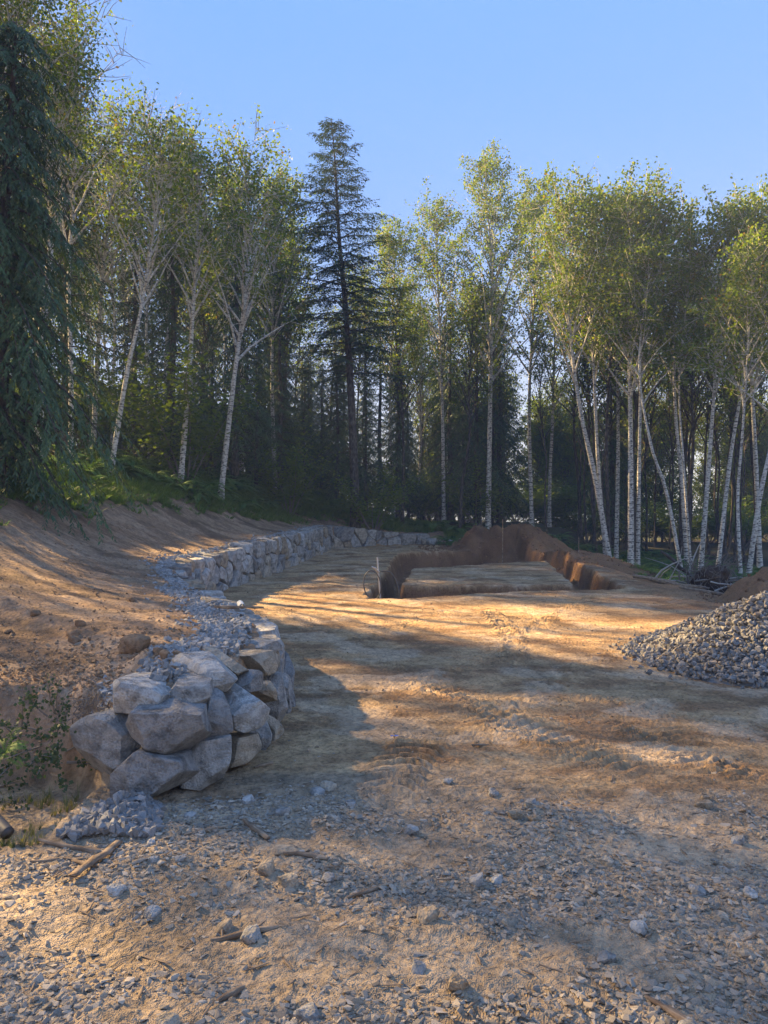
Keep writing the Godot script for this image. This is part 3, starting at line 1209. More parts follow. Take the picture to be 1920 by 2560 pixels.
	var fc := PackedVector3Array([Vector3.ZERO])
	for p in [[882, 1080], [866, 800], [848, 600], [838, 420], [828, 290]]:
		fc.append(Vector3(px_x(p[0], fd) - px_x(888, fd), px_y(p[1], fd) - fy, 0))
	var fm := conifer_meshes(smooth_path(fc, 24), 0.19, 0.36, 3.0, 125, 0.1, 30, 1.0, 0.72, 30)
	tree_node("fir_tree", Vector3(px_x(888, fd), fy, -fd), "pointed fir with bare grey lower trunk, standing above the rest in the middle", "", fm, M.fir_bark, M.needle)
	# the big drooping cedar
	var cd := 14.0
	var cx := px_x(-20, cd)
	var cy := gy(cx, -cd)
	var cm := conifer_meshes(straight(8.5, Vector2(0.4, 0.0), 0.05), 0.22, 0.05, 2.6, 140, 0.95, 26, 0.5, 0.55, 50)
	tree_node("cedar_tree", Vector3(cx, cy, -cd), "big dark cedar with drooping sprays filling the left edge", "", cm, M.fir_bark, M.needle)
	# other trees: a handful of grown shapes, set out many times
	var kinds := []
	for k in 6:
		var h := rng.randf_range(10.0, 12.0)
		kinds.append([alder_meshes(straight(h, Vector2(rng.randf_range(-0.7, 0.7), rng.randf_range(-0.7, 0.7)), 0.18), rng.randf_range(0.10, 0.15), rng.randf_range(0.40, 0.52), rng.randf_range(1.6, 1.9), 34, 17, 1.0), M.alder_bark if k % 3 == 0 else M.fir_bark, M.leaf, "alder_tree"])
	for k in 3:
		var h := rng.randf_range(9.5, 11.5)
		kinds.append([conifer_meshes(straight(h, Vector2.ZERO, 0.05), 0.16, 0.12, 2.0, 80, 0.75 if k else 0.35, 20, 1.1, 0.8, 24), M.fir_bark, M.needle, "conifer_tree"])
	for k in 3:
		kinds.append([alder_meshes(straight(rng.randf_range(7.0, 9.0), Vector2(rng.randf_range(-0.4, 0.4), 0), 0.15), 0.06, 0.06, 1.7, 48, 20, 1.4), M.fir_bark, M.leaf, "alder_tree"])
	for k in 3:
		kinds.append([alder_meshes(straight(rng.randf_range(11.5, 13.0), Vector2(rng.randf_range(-0.4, 0.4), 0), 0.15), 0.10, 0.40, 1.9, 30, 9 if k == 2 else 3, 1.0, 0.8), M.alder_bark, M.leaf, "alder_tree"])
	kinds.append([alder_meshes(straight(8.5, Vector2(0.3, 0), 0.15), 0.06, 0.14, 1.6, 40, 3, 1.3, 0.8), M.alder_bark, M.leaf, "alder_tree"])
	kinds.append([alder_meshes(straight(11.0, Vector2(0.5, 0.2), 0.2), 0.085, 0.42, 1.5, 30, 6, 0.9), M.fir_bark, M.leaf, "alder_tree"])
	var protos := []
	for k in kinds:
		protos.append(null)
	var spots := []
	# behind the front row
	var tries := 0
	while spots.size() < 100 and tries < 6000:
		tries += 1
		var d := 27.0 + 31.0 * pow(rng.randf(), 1.25)
		var x := rng.randf_range(-0.62, 0.62) * d
		if x > 4.0 and d > 35.0 or d > 45.0:
			continue
		if x > -2.2 and x < 6.5 and d < 31.5:
			continue
		if x < -2.0 and d < 25.0:
			continue
		if x > 5.0 and rng.randf() < 0.5:
			continue
		var ok := true
		for s in spots:
			if Vector2(s[0], s[1]).distance_to(Vector2(x, d)) < 1.35:
				ok = false
				break
		if not ok:
			continue
		var r := rng.randf()
		var k := rng.randi() % 6
		var con := 0.34 if absf(x + 2.0) < 6.0 else 0.04
		if r < con:
			k = 6 + rng.randi() % 3
		var size := rng.randf_range(0.82, 1.05)
		if k > 5 and absf(x + 1.3) < 5.0:
			size *= 0.62
		spots.append([x, d, k, 0, size])
	# leafy thicket beyond, closing the view between the trunks
	tries = 0
	var more := 0
	while more < 66 and tries < 4000:
		tries += 1
		var d := 43.5 + 2.5 * rng.randf()
		var x := rng.randf_range(0.06, 0.64) * d
		more += 1
		spots.append([x, d, 9 + rng.randi() % 3, 0, rng.randf_range(0.7, 1.05)])
	for k in 20:
		spots.append([rng.randf_range(-13.0, 4.5), rng.randf_range(38.0, 47.0), 6 + rng.randi() % 3, 0, rng.randf_range(0.7, 1.0)])
	for k in 34:
		var d := rng.randf_range(29.0, 40.0)
		spots.append([rng.randf_range(5.5, 0.56 * d), d, 16, 0, rng.randf_range(0.75, 1.05)])
	# the dark boughs low down at the middle, and the left wood towards the sun
	for s in [[4.0, 33.2, 7, 1, 0.95], [3.0, 35.0, 8, 1, 1.0], [5.3, 35.5, 7, 1, 1.0], [-1.9, 31.5, 8, 1, 0.6], [0.6, 33.0, 7, 1, 0.7], [-6.6, 24.0, 8, 1, 0.9], [-5.2, 27.0, 7, 1, 1.0], [-3.9, 29.0, 6, 1, 0.8], [-9.0, 22.0, 6, 1, 1.1],
			[-7.5, 18.5, 13, 2, 1.0], [-9.8, 17.0, 14, 2, 1.1], [-11.0, 20.5, 12, 2, 1.0], [-8.6, 13.2, 13, 2, 1.05], [-10.6, 11.0, 14, 2, 1.1], [-12.6, 14.0, 12, 2, 1.1], [-9.4, 8.4, 13, 2, 1.0], [-12.0, 8.0, 13, 2, 1.1], [-13.5, 11.0, 12, 2, 1.1], [-15.0, 16.5, 13, 2, 1.15], [-11.2, 5.2, 14, 2, 1.1], [-14.2, 5.6, 12, 2, 1.1], [-16.0, 8.6, 13, 2, 1.2], [-13.5, 2.6, 14, 2, 1.1], [-16.5, 12.5, 12, 2, 1.2], [-17.0, 4.0, 13, 2, 1.2], [-14.0, 19.5, 14, 2, 1.15], [-8.7, 11.3, 15, 2, 1.0], [-10.2, 13.6, 15, 2, 1.1], [-9.0, 9.2, 15, 2, 0.95], [-11.7, 12.0, 15, 2, 1.15], [-12.3, 9.4, 15, 2, 1.1], [-10.5, 7.2, 15, 2, 1.0], [-13.2, 14.8, 15, 2, 1.15], [-17.0, 15.5, 12, 2, 1.2], [-19.0, 17.8, 13, 2, 1.2], [-18.6, 13.6, 14, 2, 1.2], [-20.6, 19.4, 12, 2, 1.25], [-16.4, 18.6, 13, 2, 1.15], [-21.5, 15.6, 14, 2, 1.25], [-15.4, 21.0, 12, 2, 1.1], [-18.4, 21.6, 13, 2, 1.2], [-22.5, 12.6, 14, 2, 1.25], [-9.6, 19.4, 12, 2, 1.05], [-12.8, 17.2, 13, 2, 1.1], [-11.5, 15.4, 14, 2, 1.05], [-14.2, 13.8, 12, 2, 1.15], [-8.2, 27.0, 13, 2, 1.0], [-12.5, 24.5, 14, 2, 1.05], [-10.2, 29.0, 12, 2, 1.0]]:
		spots.append(s)
	var dark := "dark drooping conifer among the trunks behind the clearing"
	for s in spots:
		var kd: Array = kinds[s[2]]
		var label := "slender alder standing back in the shaded wood behind the front row"
		var group := "alders back in the wood"
		if kd[3] == "conifer_tree":
			label = dark
			group = "conifers back in the wood"
		if s[2] > 8 and s[2] < 12:
			label = "low leafy tree in the thicket far behind the trunks"
			group = "leafy trees of the far thicket"
		if s[3] == 2:
			label = "tree of the wood that goes on left of the picture, towards the sun"
			group = "trees of the wood at the left"
		var at := Vector3(s[0], gy(s[0], -s[1]), -s[1])
		var t: Node3D
		if protos[s[2]] == null:
			t = tree_node(kd[3], at, label, group, kd[0], kd[1], kd[2])
			protos[s[2]] = t
		else:
			t = protos[s[2]].duplicate()
			t.name = numbered(kd[3])
			add_child(t)
			t.position = at
			tag(t, label, "tree", group)
		t.rotation.y = rng.randf() * TAU
		t.scale = Vector3.ONE * s[4]


# ---------------------------------------------------------------- undergrowth
func fern_mesh(fronds: int, size: float, bright: float) -> ArrayMesh:
	var a := Acc.new()
	for k in fronds:
		var az := TAU * k / fronds + rng.randf_range(-0.2, 0.2)
		var out := Vector3(cos(az), 0, sin(az))
		var ln := size * rng.randf_range(0.75, 1.15)
		var up := rng.randf_range(0.75, 1.3)
		var col := Color(0.06, 0.12, 0.035).lerp(Color(0.13, 0.22, 0.05), rng.randf()).lerp(Color(0.22, 0.36, 0.06), bright)
		for q in 20:
			var t := (q + 1.0) / 20.0
			var p := (out * t + Vector3.UP * (up * t - 0.95 * t * t)) * ln
			var tan := (out + Vector3.UP * (up - 1.9 * t)).normalized()
			var lat := tan.cross(Vector3.UP).normalized()
			var pl := size * 0.17 * sin(PI * clampf(t * 0.9 + 0.08, 0.0, 1.0)) + 0.012
			var nrm := lat.cross(tan).normalized()
			if nrm.y < 0.0:
				nrm = -nrm
			for sg in [-1.0, 1.0]:
				leaf(a, p, (lat * sg + tan * 0.35 + Vector3.DOWN * 0.15).normalized(), nrm, pl, size * 0.045, col)
	return a.mesh()


func bush_mesh(h: float, wide: float, leaves: int, size: float, ca: Color, cb: Color) -> Array:
	var st := Acc.new()
	var a := Acc.new()
	for k in 9:
		var az := TAU * k / 9.0 + rng.randf()
		var p := Vector3(cos(az) * 0.1, -0.05, sin(az) * 0.1)
		var pts := PackedVector3Array([p])
		var dir := Vector3(cos(az) * 0.5, 1.0, sin(az) * 0.5).normalized()
		var ln := h * rng.randf_range(0.6, 1.05)
		for q in 4:
			dir = (dir + Vector3(cos(az), -0.1, sin(az)) * 0.18 * wide / h + rv() * 0.15).normalized()
			p += dir * ln * 0.25
			pts.append(p)
		tube(st, pts, PackedFloat32Array([0.02, 0.016, 0.012, 0.008, 0.004]) if h > 1.5 else PackedFloat32Array([0.006, 0.005, 0.004, 0.003, 0.002]), 4, false)
		for q in leaves / 9:
			var b := sample(pts, rng.randf_range(0.3, 1.0)) + rv() * (wide * 0.28 * rng.randf())
			var nrm := (rv() * 0.6 + Vector3.UP).normalized()
			var al := rv()
			al = (al - nrm * al.dot(nrm)).normalized()
			var s := size * rng.randf_range(0.6, 1.2)
			leaf(a, b, al, nrm, s, s * 0.8, ca.lerp(cb, rng.randf()))
	return [st.mesh(), a.mesh()]


func copies(called: String, mesh: Mesh, mat: Material, xf: Array, parent: Node, cols: Array = []) -> MultiMeshInstance3D:
	var mm := MultiMesh.new()
	mm.transform_format = MultiMesh.TRANSFORM_3D
	mm.use_colors = not cols.is_empty()
	mm.mesh = mesh
	mm.instance_count = xf.size()
	for k in xf.size():
		mm.set_instance_transform(k, xf[k])
		if mm.use_colors:
			mm.set_instance_color(k, cols[k])
	var o := MultiMeshInstance3D.new()
	o.name = called if parent != self else numbered(called)
	o.multimesh = mm
	o.material_override = mat
	parent.add_child(o, true)
	o.set_meta("kind", "stuff")
	return o


func in_wood(x: float, d: float) -> float:
	# how far inside the line where the bare earth ends
	var n := na.get_noise_2d(x * 0.7 + 100.0, d * 1.1)
	if x < 2.5:
		if d < 7.0:
			return -1.0
		return side(x, d) + 0.9 * n - 0.12 * maxf(0.0, 14.0 - d) + 1.4 * smoothstep(17.0, 27.0, d) - 3.0
	return maxf(d + n - 28.0, minf(x + n - 7.8, d - 17.0))


func undergrowth() -> void:
	# sword ferns along the edge of the wood
	var fm := [fern_mesh(17, 0.95, 0.03), fern_mesh(20, 0.8, 0.0), fern_mesh(15, 1.05, 0.08)]
	var protos := [null, null, null]
	var n := 0
	var tries := 0
	while n < 170 and tries < 9000:
		tries += 1
		var x := rng.randf_range(-12.0, 14.0)
		var d := rng.randf_range(9.0, 34.0)
		if absf(x) > d * 0.53:
			continue
		var e := in_wood(x, d)
		if e < 0.5 or e > 4.0:
			continue
		if x > -2.0 and x < 6.0 and rng.randf() < 0.65:
			continue
		var k := n % 3
		var t: Node3D
		if protos[k] == null:
			t = thing("fern", Vector3.ZERO, "", "")
			part("foliage", fm[k], M.fern, t)
			protos[k] = t
		else:
			t = protos[k].duplicate()
			t.name = numbered("fern")
			add_child(t)
		t.position = Vector3(x, gy(x, -d) - 0.02, -d)
		t.rotation.y = rng.randf() * TAU
		t.scale = Vector3.ONE * rng.randf_range(0.7, 1.2)
		tag(t, "sword fern at the shady edge of the wood", "fern", "ferns along the edge of the wood")
		n += 1
	# bushes between the trunks
	var green := bush_mesh(2.6, 1.5, 2600, 0.10, Color(0.11, 0.17, 0.045), Color(0.20, 0.255, 0.06))
	var bright := bush_mesh(3.6, 2.0, 3600, 0.11, Color(0.11, 0.17, 0.045), Color(0.20, 0.255, 0.06))
	var bp := [null, null]
	n = 0
	tries = 0
	while n < 104 and tries < 5000:
		tries += 1
		var d := rng.randf_range(20.0, 42.0)
		var x := rng.randf_range(-0.55, 0.58) * d
		if n < 26:
			x = -17.0 + n * 0.95
			d = rng.randf_range(37.0, 41.0)
		elif n < 50:
			x = 6.5 + (n - 26) * 0.9
			d = rng.randf_range(41.0, 42.6)
		if in_wood(x, d) < 2.6:
			continue
		if x > 6.0 and d < 36.0 and rng.randf() < 0.85:
			continue
		if x > -3.0 and x < 6.0 and d < 32.5:
			continue
		var k := 0 if rng.randf() < 0.45 else 1
		var t: Node3D
		if bp[k] == null:
			t = thing("understory_bush", Vector3.ZERO, "", "")
			var m: Array = green if k == 0 else bright
			part("branchwork", m[0], M.twig, t)
			part("foliage", m[1], M.leaf, t)
			bp[k] = t
		else:
			t = bp[k].duplicate()
			t.name = numbered("understory_bush")
			add_child(t)
		t.position = Vector3(x, gy(x, -d), -d)
		t.rotation.y = rng.randf() * TAU
		t.scale = Vector3.ONE * rng.randf_range(0.7, 1.35)
		if n < 50:
			t.scale = Vector3(1.5, 0.9, 1.5)
		tag(t, ["leafy green bush between the trunks of the wood", "tall broad-leaved maple bush between the trunks of the wood"][k], "bush", ["green bushes in the wood", "tall maple bushes in the wood"][k])
		n += 1
	# the maple at the foot of the fir and the sapling between the left alders
	for s in [[-0.4, 27.9, 0, 1.15, "broad low green maple overhanging the grass at the foot of the fir"], [-6.0, 22.5, 1, 1.5, "leafy maple sapling between the two left white alders"], [-3.4, 27.0, 1, 1.0, "leafy maple left of the fir's trunk"]]:
		var t: Node3D = bp[s[2]].duplicate()
		t.name = numbered("maple_sapling")
		add_child(t)
		t.position = Vector3(s[0], gy(s[0], -s[1] - 0.8), -s[1] - 0.8)
		t.scale = Vector3.ONE * s[3]
		t.remove_meta("group")
		tag(t, s[4], "bush")
	# grass
	var blade := Acc.new()
	for k in 16:
		var az := rng.randf() * TAU
		var out := Vector3(cos(az), 0, sin(az))
		var p := out * rng.randf() * 0.07
		var h := rng.randf_range(0.10, 0.24)
		var s := out.cross(Vector3.UP) * 0.006
		var q := blade.v.size()
		for e in [p + s, p - s, p + out * 0.3 * h + Vector3.UP * h * 0.7 - s * 0.7, p + out * 0.3 * h + Vector3.UP * h * 0.7 + s * 0.7, p + out * 0.75 * h + Vector3.UP * h]:
			blade.v.append(e)
			blade.n.append((Vector3.UP * 0.5 - out).normalized())
			blade.c.append(Color.WHITE)
		blade.i.append_array(PackedInt32Array([q, q + 1, q + 2, q, q + 2, q + 3, q + 3, q + 2, q + 4]))
	var xf := []
	var cols := []
	tries = 0
	while xf.size() < 15000 and tries < 150000:
		tries += 1
		var x := rng.randf_range(-9.0, 12.0)
		var d := rng.randf_range(8.0, 34.0)
		var e := in_wood(x, d)
		if e < -0.25 or e > 3.2 or absf(x) > d * 0.55:
			continue
		if e < 0.1 and rng.randf() < 0.75:
			continue
		var s := rng.randf_range(0.6, 1.3) * (0.8 + 0.03 * d)
		xf.append(Transform3D(Basis(Vector3.UP, rng.randf() * TAU).scaled(Vector3(s, s * rng.randf_range(0.3, 0.6), s)), Vector3(x, gy(x, -d) - 0.01, -d)))
		cols.append(Color(0.10, 0.18, 0.045).lerp(Color(0.19, 0.28, 0.07), rng.randf()))
	var go := copies("grass", blade.mesh(), M.fern, xf, self, cols)
	tag(go, "short green grass between the bare earth and the wood", "grass")
	# the raw bank at the left end of the wall: brambles, a fern, dry stalks
	var br := bush_mesh(0.30, 0.2, 260, 0.026, Color(0.05, 0.075, 0.035), Color(0.08, 0.11, 0.055))
	var k2 := 0
	for s in [[-2.02, 4.62, 0.30], [-2.16, 4.60, 0.22], [-1.96, 4.66, 0.14], [-2.30, 4.55, 0.02]]:
		var t := thing("bramble", Vector3(s[0], s[2] + 0.05, -s[1]), ["bramble hanging beside the leftmost boulder", "bramble in the middle of the raw bank by the wall's end", "low bramble under the leftmost boulder's shoulder", "bramble at the left edge below the green fern"][k2], "bramble")
		part("stem", br[0], M.twig, t)
		part("foliage", br[1], M.fern, t)
		t.rotation = Vector3(1.1, 0.7 * k2, 0.3)
		k2 += 1
	var f2 := part("small_fern", fern_mesh(9, 0.17, 0.4), M.fern, self)
	f2.position = Vector3(-2.24, 0.22, -4.58)
	f2.rotation = Vector3(0.6, 0, 0.2)
	tag(f2, "bright green little fern growing out of the raw bank", "fern")
	var xs := []
	var cs := []
	for k in 120:
		var x := rng.randf_range(-2.6, -1.75)
		var d := rng.randf_range(3.85, 4.75)
		if rng.randf() < 0.5:
			d = rng.randf_range(3.8, 3.95)
		xs.append(Transform3D(Basis(rv(), rng.randf() * 0.7).scaled(Vector3.ONE * rng.randf_range(0.2, 0.4)), Vector3(x, gy(x, -d), -d)))
		cs.append(Color(0.10, 0.13, 0.05).lerp(Color(0.34, 0.28, 0.15), rng.randf()))
	var dg := copies("dry_grass", blade.mesh(), M.fern, xs, self, cs)
	tag(dg, "tufts of dry grass in the hollow left of the wall's end", "grass")
	# roots behind the top left slab
	var ra := Acc.new()
	for k in 70:
		var p := Vector3(rng.randf_range(-0.15, 0.12), rng.randf_range(-0.08, 0.1), rng.randf_range(-0.08, 0.08))
		var d2 := (rv() + Vector3.DOWN * 0.5).normalized()
		tube(ra, PackedVector3Array([p, p + d2 * 0.08 + rv() * 0.02, p + d2 * 0.16 + rv() * 0.05]), PackedFloat32Array([0.004, 0.003, 0.0015]), 3, false)
	var ro := part("root_mat", ra.mesh(), M.twig, self)
	ro.position = Vector3(px_x(232, 4.85), px_y(1765, 4.85), -4.85)
	tag(ro, "dark tangle of torn roots hanging beside the top left slab", "roots")


# ---------------------------------------------------------------- crushed rock, gravel and single stones
func stone_kinds(flatness: float) -> Array:
	var out := []
	for k in 8:
		out.append(shard_mesh(0.56, 0.56 * flatness * rng.randf_range(0.8, 1.2), 0.46, 10, Color.WHITE))
	return out


func scatter(parent: Node, called: String, kinds: Array, xf: Array, cols: Array) -> void:
	for k in kinds.size():
		var a := []
		var b := []
		for q in range(k, xf.size(), kinds.size()):
			a.append(xf[q])
			b.append(cols[q])
		if a.size():
			copies(called, kinds[k], M.chip, a, parent, b)


func placed(x: float, d: float, size: float, sink: float, tilt := 0.5) -> Transform3D:
	var b := Basis(rv(), rng.randf() * tilt) * Basis(Vector3.UP, rng.randf() * TAU)
	return Transform3D(b.scaled(Vector3(size, size, size)), Vector3(x, gy(x, -d) + size * sink, -d))


func gravel() -> void:
	var flatk := stone_kinds(0.55)
	var chunk := stone_kinds(0.8)
	var greys := [Color(0.37, 0.32, 0.255), Color(0.46, 0.39, 0.305), Color(0.31, 0.265, 0.21), Color(0.54, 0.455, 0.35), Color(0.44, 0.345, 0.24)]
	# the access in front
	var xf := []
	var cols := []
	var tries := 0
	while xf.size() < 38000 and tries < 700000:
		tries += 1
		var d := 2.1 + 4.1 * pow(rng.randf(), 1.15)
		var x := rng.randf_range(-0.62, 0.62) * d
		if side(x, d) > -0.06:
			continue
		if x < -1.62 and d > 3.85:
			continue
		var n := na.get_noise_2d(x * 0.9 + 30.0, d * 1.3)
		var edge := 4.4 + 0.5 * na.get_noise_2d(x * 0.7, 3.0)
		var keep := smoothstep(edge + 0.4, edge - 0.5, d) * clampf(0.35 + 1.7 * n + 0.22 * smoothstep(2.7, 3.4, d), 0.05, 1.0)
		if d > edge + 0.3:
			keep = 0.008
		if rng.randf() > keep:
			continue
		var s := 0.006 + 0.026 * pow(rng.randf(), 4.0)
		if rng.randf() < 0.04 * (0.5 + n):
			s = rng.randf_range(0.022, 0.044)
		if d > edge:
			s *= 0.8
		xf.append(placed(x, d, s * 1.25, 0.04, 0.5))
		cols.append(greys[rng.randi() % 5] * rng.randf_range(0.8, 1.2))
	var road := thing("road_gravel", Vector3.ZERO, "grey crushed gravel strewn over the access in front", "gravel")
	road.set_meta("kind", "stuff")
	scatter(road, "gravel", flatk, xf, cols)
	# larger single stones
	for k in 46:
		var d := 2.4 + 2.5 * rng.randf()
		var x := rng.randf_range(-0.48, 0.48) * d
		if side(x, d) > -0.25 or (x < -1.6 and d > 3.8):
			continue
		var s := rng.randf_range(0.025, 0.048)
		var o := part("gravel_stone", rock_mesh(random_planes(s, s * 0.6, s * 0.8, 6), 2, 0.002, rng.randf() * 50.0, 22.0), M[["grey", "pale", "tan", "grey", "rust"][k % 5]], self)
		o.position = Vector3(x, gy(x, -d) + s * 0.25, -d)
		o.rotation = Vector3(rng.randf_range(-0.2, 0.2), rng.randf() * TAU, 0)
		tag(o, "larger single stone lying among the gravel in front", "stone", "larger stones in the front gravel")
	# backfill along the top of the wall
	xf = []
	cols = []
	var pts := []
	for k in range(5, WP.size() - 5):
		pts.append(WP[k])
	for k in pts.size() - 1:
		var a: Vector2 = pts[k]
		var b: Vector2 = pts[k + 1]
		var nrm := Vector2(-(b.y - a.y), b.x - a.x).normalized()
		var per := 480.0 if a.y < 9.0 else (260.0 if a.y < 14.0 else 90.0)
		for q in int(a.distance_to(b) * per):
			var off := rng.randf_range(0.36, (0.80 if a.y < 10.0 else 0.58) + (0.15 if a.y < 6.0 else 0.0))
			if rng.randf() < 0.08:
				off += rng.randf() * 0.35
			var p := a.lerp(b, rng.randf()) + nrm * off
			if side(p.x, p.y) < 0.30:
				continue
			var s := rng.randf_range(0.035, 0.075) * 1.0
			var t := placed(p.x, p.y, s * 1.1, 0.0, 2.5)
			t.origin.y += rng.randf() * (0.06 if a.y < 9.0 else 0.01) * smoothstep(0.75, 0.3, off)
			xf.append(t)
			cols.append(Color(0.37, 0.365, 0.35) * rng.randf_range(0.75, 1.35))
	var fill := thing("wall_backfill", Vector3.ZERO, "blue-grey crushed rock filled in behind the top of the boulder wall", "gravel")
	fill.set_meta("kind", "stuff")
	scatter(fill, "gravel", chunk, xf, cols)
	# the spill at the foot of the end boulder
	xf = []
	cols = []
	for k in 520:
		var u := rng.randf_range(-1.0, 1.0)
		var v := rng.randf()
		var x := -1.40 + u * 0.25 * (0.7 + 0.3 * v)
		var d := 4.28 - v * 0.36
		var s := rng.randf_range(0.04, 0.075)
		var t := placed(x, d, s * 1.15, 0.0, 2.5)
		t.origin.y += 0.085 * maxf(0.0, 1.0 - absf(u)) * (1.0 - 0.6 * v) * rng.randf_range(0.3, 1.0) + 0.01
		xf.append(t)
		cols.append(Color(0.30, 0.295, 0.285) * rng.randf_range(0.7, 1.3))
	var spill := thing("rock_spill", Vector3.ZERO, "dark crushed rock spilling from under the lowest end boulder", "gravel")
	spill.set_meta("kind", "stuff")
	scatter(spill, "gravel", chunk, xf, cols)
	# the heap at the right
	var hx := 4.28
	var hd := 8.7
	var core := Acc.new()
	var rings := 14
	var segs := 40
	for r in rings + 1:
		for s in segs:
			var an := TAU * s / segs
			var rr := 1.5 * float(r) / rings * (1.0 + 0.10 * sin(an * 3.0 + 1.0))
			var p := Vector3(cos(an) * rr, 0, sin(an) * rr)
			p.y = heap_y(p.x, -p.z) + gy(hx + p.x, -hd + p.z) - 0.03
			core.v.append(p)
			core.c.append(Color(0.28, 0.265, 0.245))
			core.n.append(Vector3(cos(an) * 0.5, 0.8, sin(an) * 0.5).normalized() if r else Vector3.UP)
	for r in rings:
		for s in segs:
			var a := r * segs + s
			var b := r * segs + (s + 1) % segs
			core.i.append_array(PackedInt32Array([a, a + segs, b, b, a + segs, b + segs]))
	var heap := thing("gravel_heap", Vector3(hx, 0, -hd), "big heap of grey crushed rock at the right edge of the pad", "gravel heap")
	part("core", core.mesh(), M.chip, heap)
	xf = []
	cols = []
	for k in 8500:
		var an := rng.randf() * TAU
		var rr := 1.52 * sqrt(rng.randf())
		if rng.randf() < 0.06:
			rr += rng.randf() * 0.3
		var x := cos(an) * rr
		var d := sin(an) * rr
		var s := 0.022 + 0.062 * pow(rng.randf(), 1.3)
		var b := Basis(rv(), rng.randf() * 3.0)
		xf.append(Transform3D(b.scaled(Vector3.ONE * s * 1.1), Vector3(x, heap_y(x, d) + gy(hx + x, -hd - d) + rng.randf_range(-0.02, 0.03), -d)))
		cols.append((Color(0.28, 0.265, 0.245) if rng.randf() < 0.93 else Color(0.40, 0.31, 0.22)) * rng.randf_range(0.7, 1.35))
	scatter(heap, "gravel", chunk, xf, cols)
	# crumbs of earth on the bank and the trench edges
	xf = []
	cols = []
	tries = 0
	while xf.size() < 7000 and tries < 90000:
		tries += 1
		var d := 4.6 + 17.0 * pow(rng.randf(), 1.6)
		var x := rng.randf_range(-0.56, 0.1) * d
		var sd := side(x, d)
		if sd < 0.35 or sd > 4.0:
			continue
		var near := smoothstep(7.5, 4.8, d) + smoothstep(0.9, 0.5, sd) * 0.5 + 0.12
		if rng.randf() > near:
			continue
		var s := 0.010 + 0.035 * pow(rng.randf(), 4.0)
		xf.append(placed(x, d, s, 0.15, 2.0))
		cols.append(Color(0.40, 0.26, 0.15) * rng.randf_range(0.75, 1.25))
	for k in 3800:
		var d := rng.randf_range(5.0, 24.0)
		var x := rng.randf_range(-0.2, 0.5) * d
		if side(x, d) > -0.2:
			continue
		var s := 0.008 + 0.022 * pow(rng.randf(), 4.0)
		if trench_depth(x, d) > 0.02:
			s *= 2.0
		xf.append(placed(x, d, s * 1.2, 0.15, 2.0))
		cols.append(Color(0.42, 0.30, 0.185) * rng.randf_range(0.75, 1.25))
	for k in 2600:
		var hx2: float = [4.7, 3.3, 8.0, 6.6][k % 4]
		var hd2: float = [26.9, 27.2, 14.2, 23.6][k % 4]
		var q := rv() * 2.1
		var x := hx2 + q.x
		var d := hd2 + q.z
		xf.append(placed(x, d, 0.03 + 0.10 * pow(rng.randf(), 3.0), 0.1, 2.0))
		cols.append(Color(0.27, 0.15, 0.08) * rng.randf_range(0.75, 1.3))
	var crumbs := thing("earth_crumbs", Vector3.ZERO, "loose crumbs of brown earth strewn over bank and pad", "dirt")
	crumbs.set_meta("kind", "stuff")
	scatter(crumbs, "crumb", chunk, xf, cols)


func heap_y(x: float, d: float) -> float:
	var q := Vector2(x, d).length() / (1.5 * (1.0 + 0.10 * sin(atan2(-d, x) * 3.0 + 1.0)))
	return 0.76 * (sqrt(pow(1.0 - minf(q, 1.0), 2.0) + 0.006) - 0.07) * (1.0 + 0.12 * na.get_noise_2d(x * 1.5, d * 1.5))


# ---------------------------------------------------------------- single small things
func bar(pts: PackedVector3Array, r: float, sides := 8) -> ArrayMesh:
	var a := Acc.new()
	var rad := PackedFloat32Array()
	for k in pts.size():
		rad.append(r)
	tube(a, pts, rad, sides)
	return a.mesh()


func stick_mesh(ln: float, r: float, flat: float) -> ArrayMesh:
	var a := Acc.new()
	var pts := PackedVector3Array()
	var rad := PackedFloat32Array()
	for k in 7:
		var t := k / 6.0
		pts.append(Vector3(rng.randf_range(-0.02, 0.02) * ln, ln * (t - 0.5), rng.randf_range(-0.02, 0.02) * ln))
		rad.append(r * (0.65 + 0.35 * sin(PI * t)) * rng.randf_range(0.8, 1.2))
	tube(a, pts, rad, 6)
	for k in a.v.size():
		a.v[k].z *= flat
	return a.mesh()


func lay(o: Node3D, x: float, d: float, turn: float, lift: float) -> void:
	# along the ground, pointing turn degrees round from right
	var a := deg_to_rad(turn)
	var dir := Vector3(cos(a), 0, -sin(a))
	var e := 0.1
	var slope := (gy(x + dir.x * e, -d + dir.z * e) - gy(x - dir.x * e, -d - dir.z * e)) / (2.0 * e)
	dir = (dir + Vector3.UP * clampf(slope, -0.2, 0.2)).normalized()
	var z := dir.cross(Vector3.UP).normalized()
	var up := z.cross(dir).normalized()
	o.transform = Transform3D(Basis(z, dir, z.cross(dir)), Vector3(x, gy(x, -d) + lift, -d))
	o.transform.basis = Basis(up.cross(dir).normalized() * -1.0, dir, up) if up.cross(dir).cross(dir).dot(up) > 0.0 else Basis(up.cross(dir).normalized(), dir, up)
	if o.transform.basis.determinant() < 0.0:
		o.transform.basis.x *= -1.0


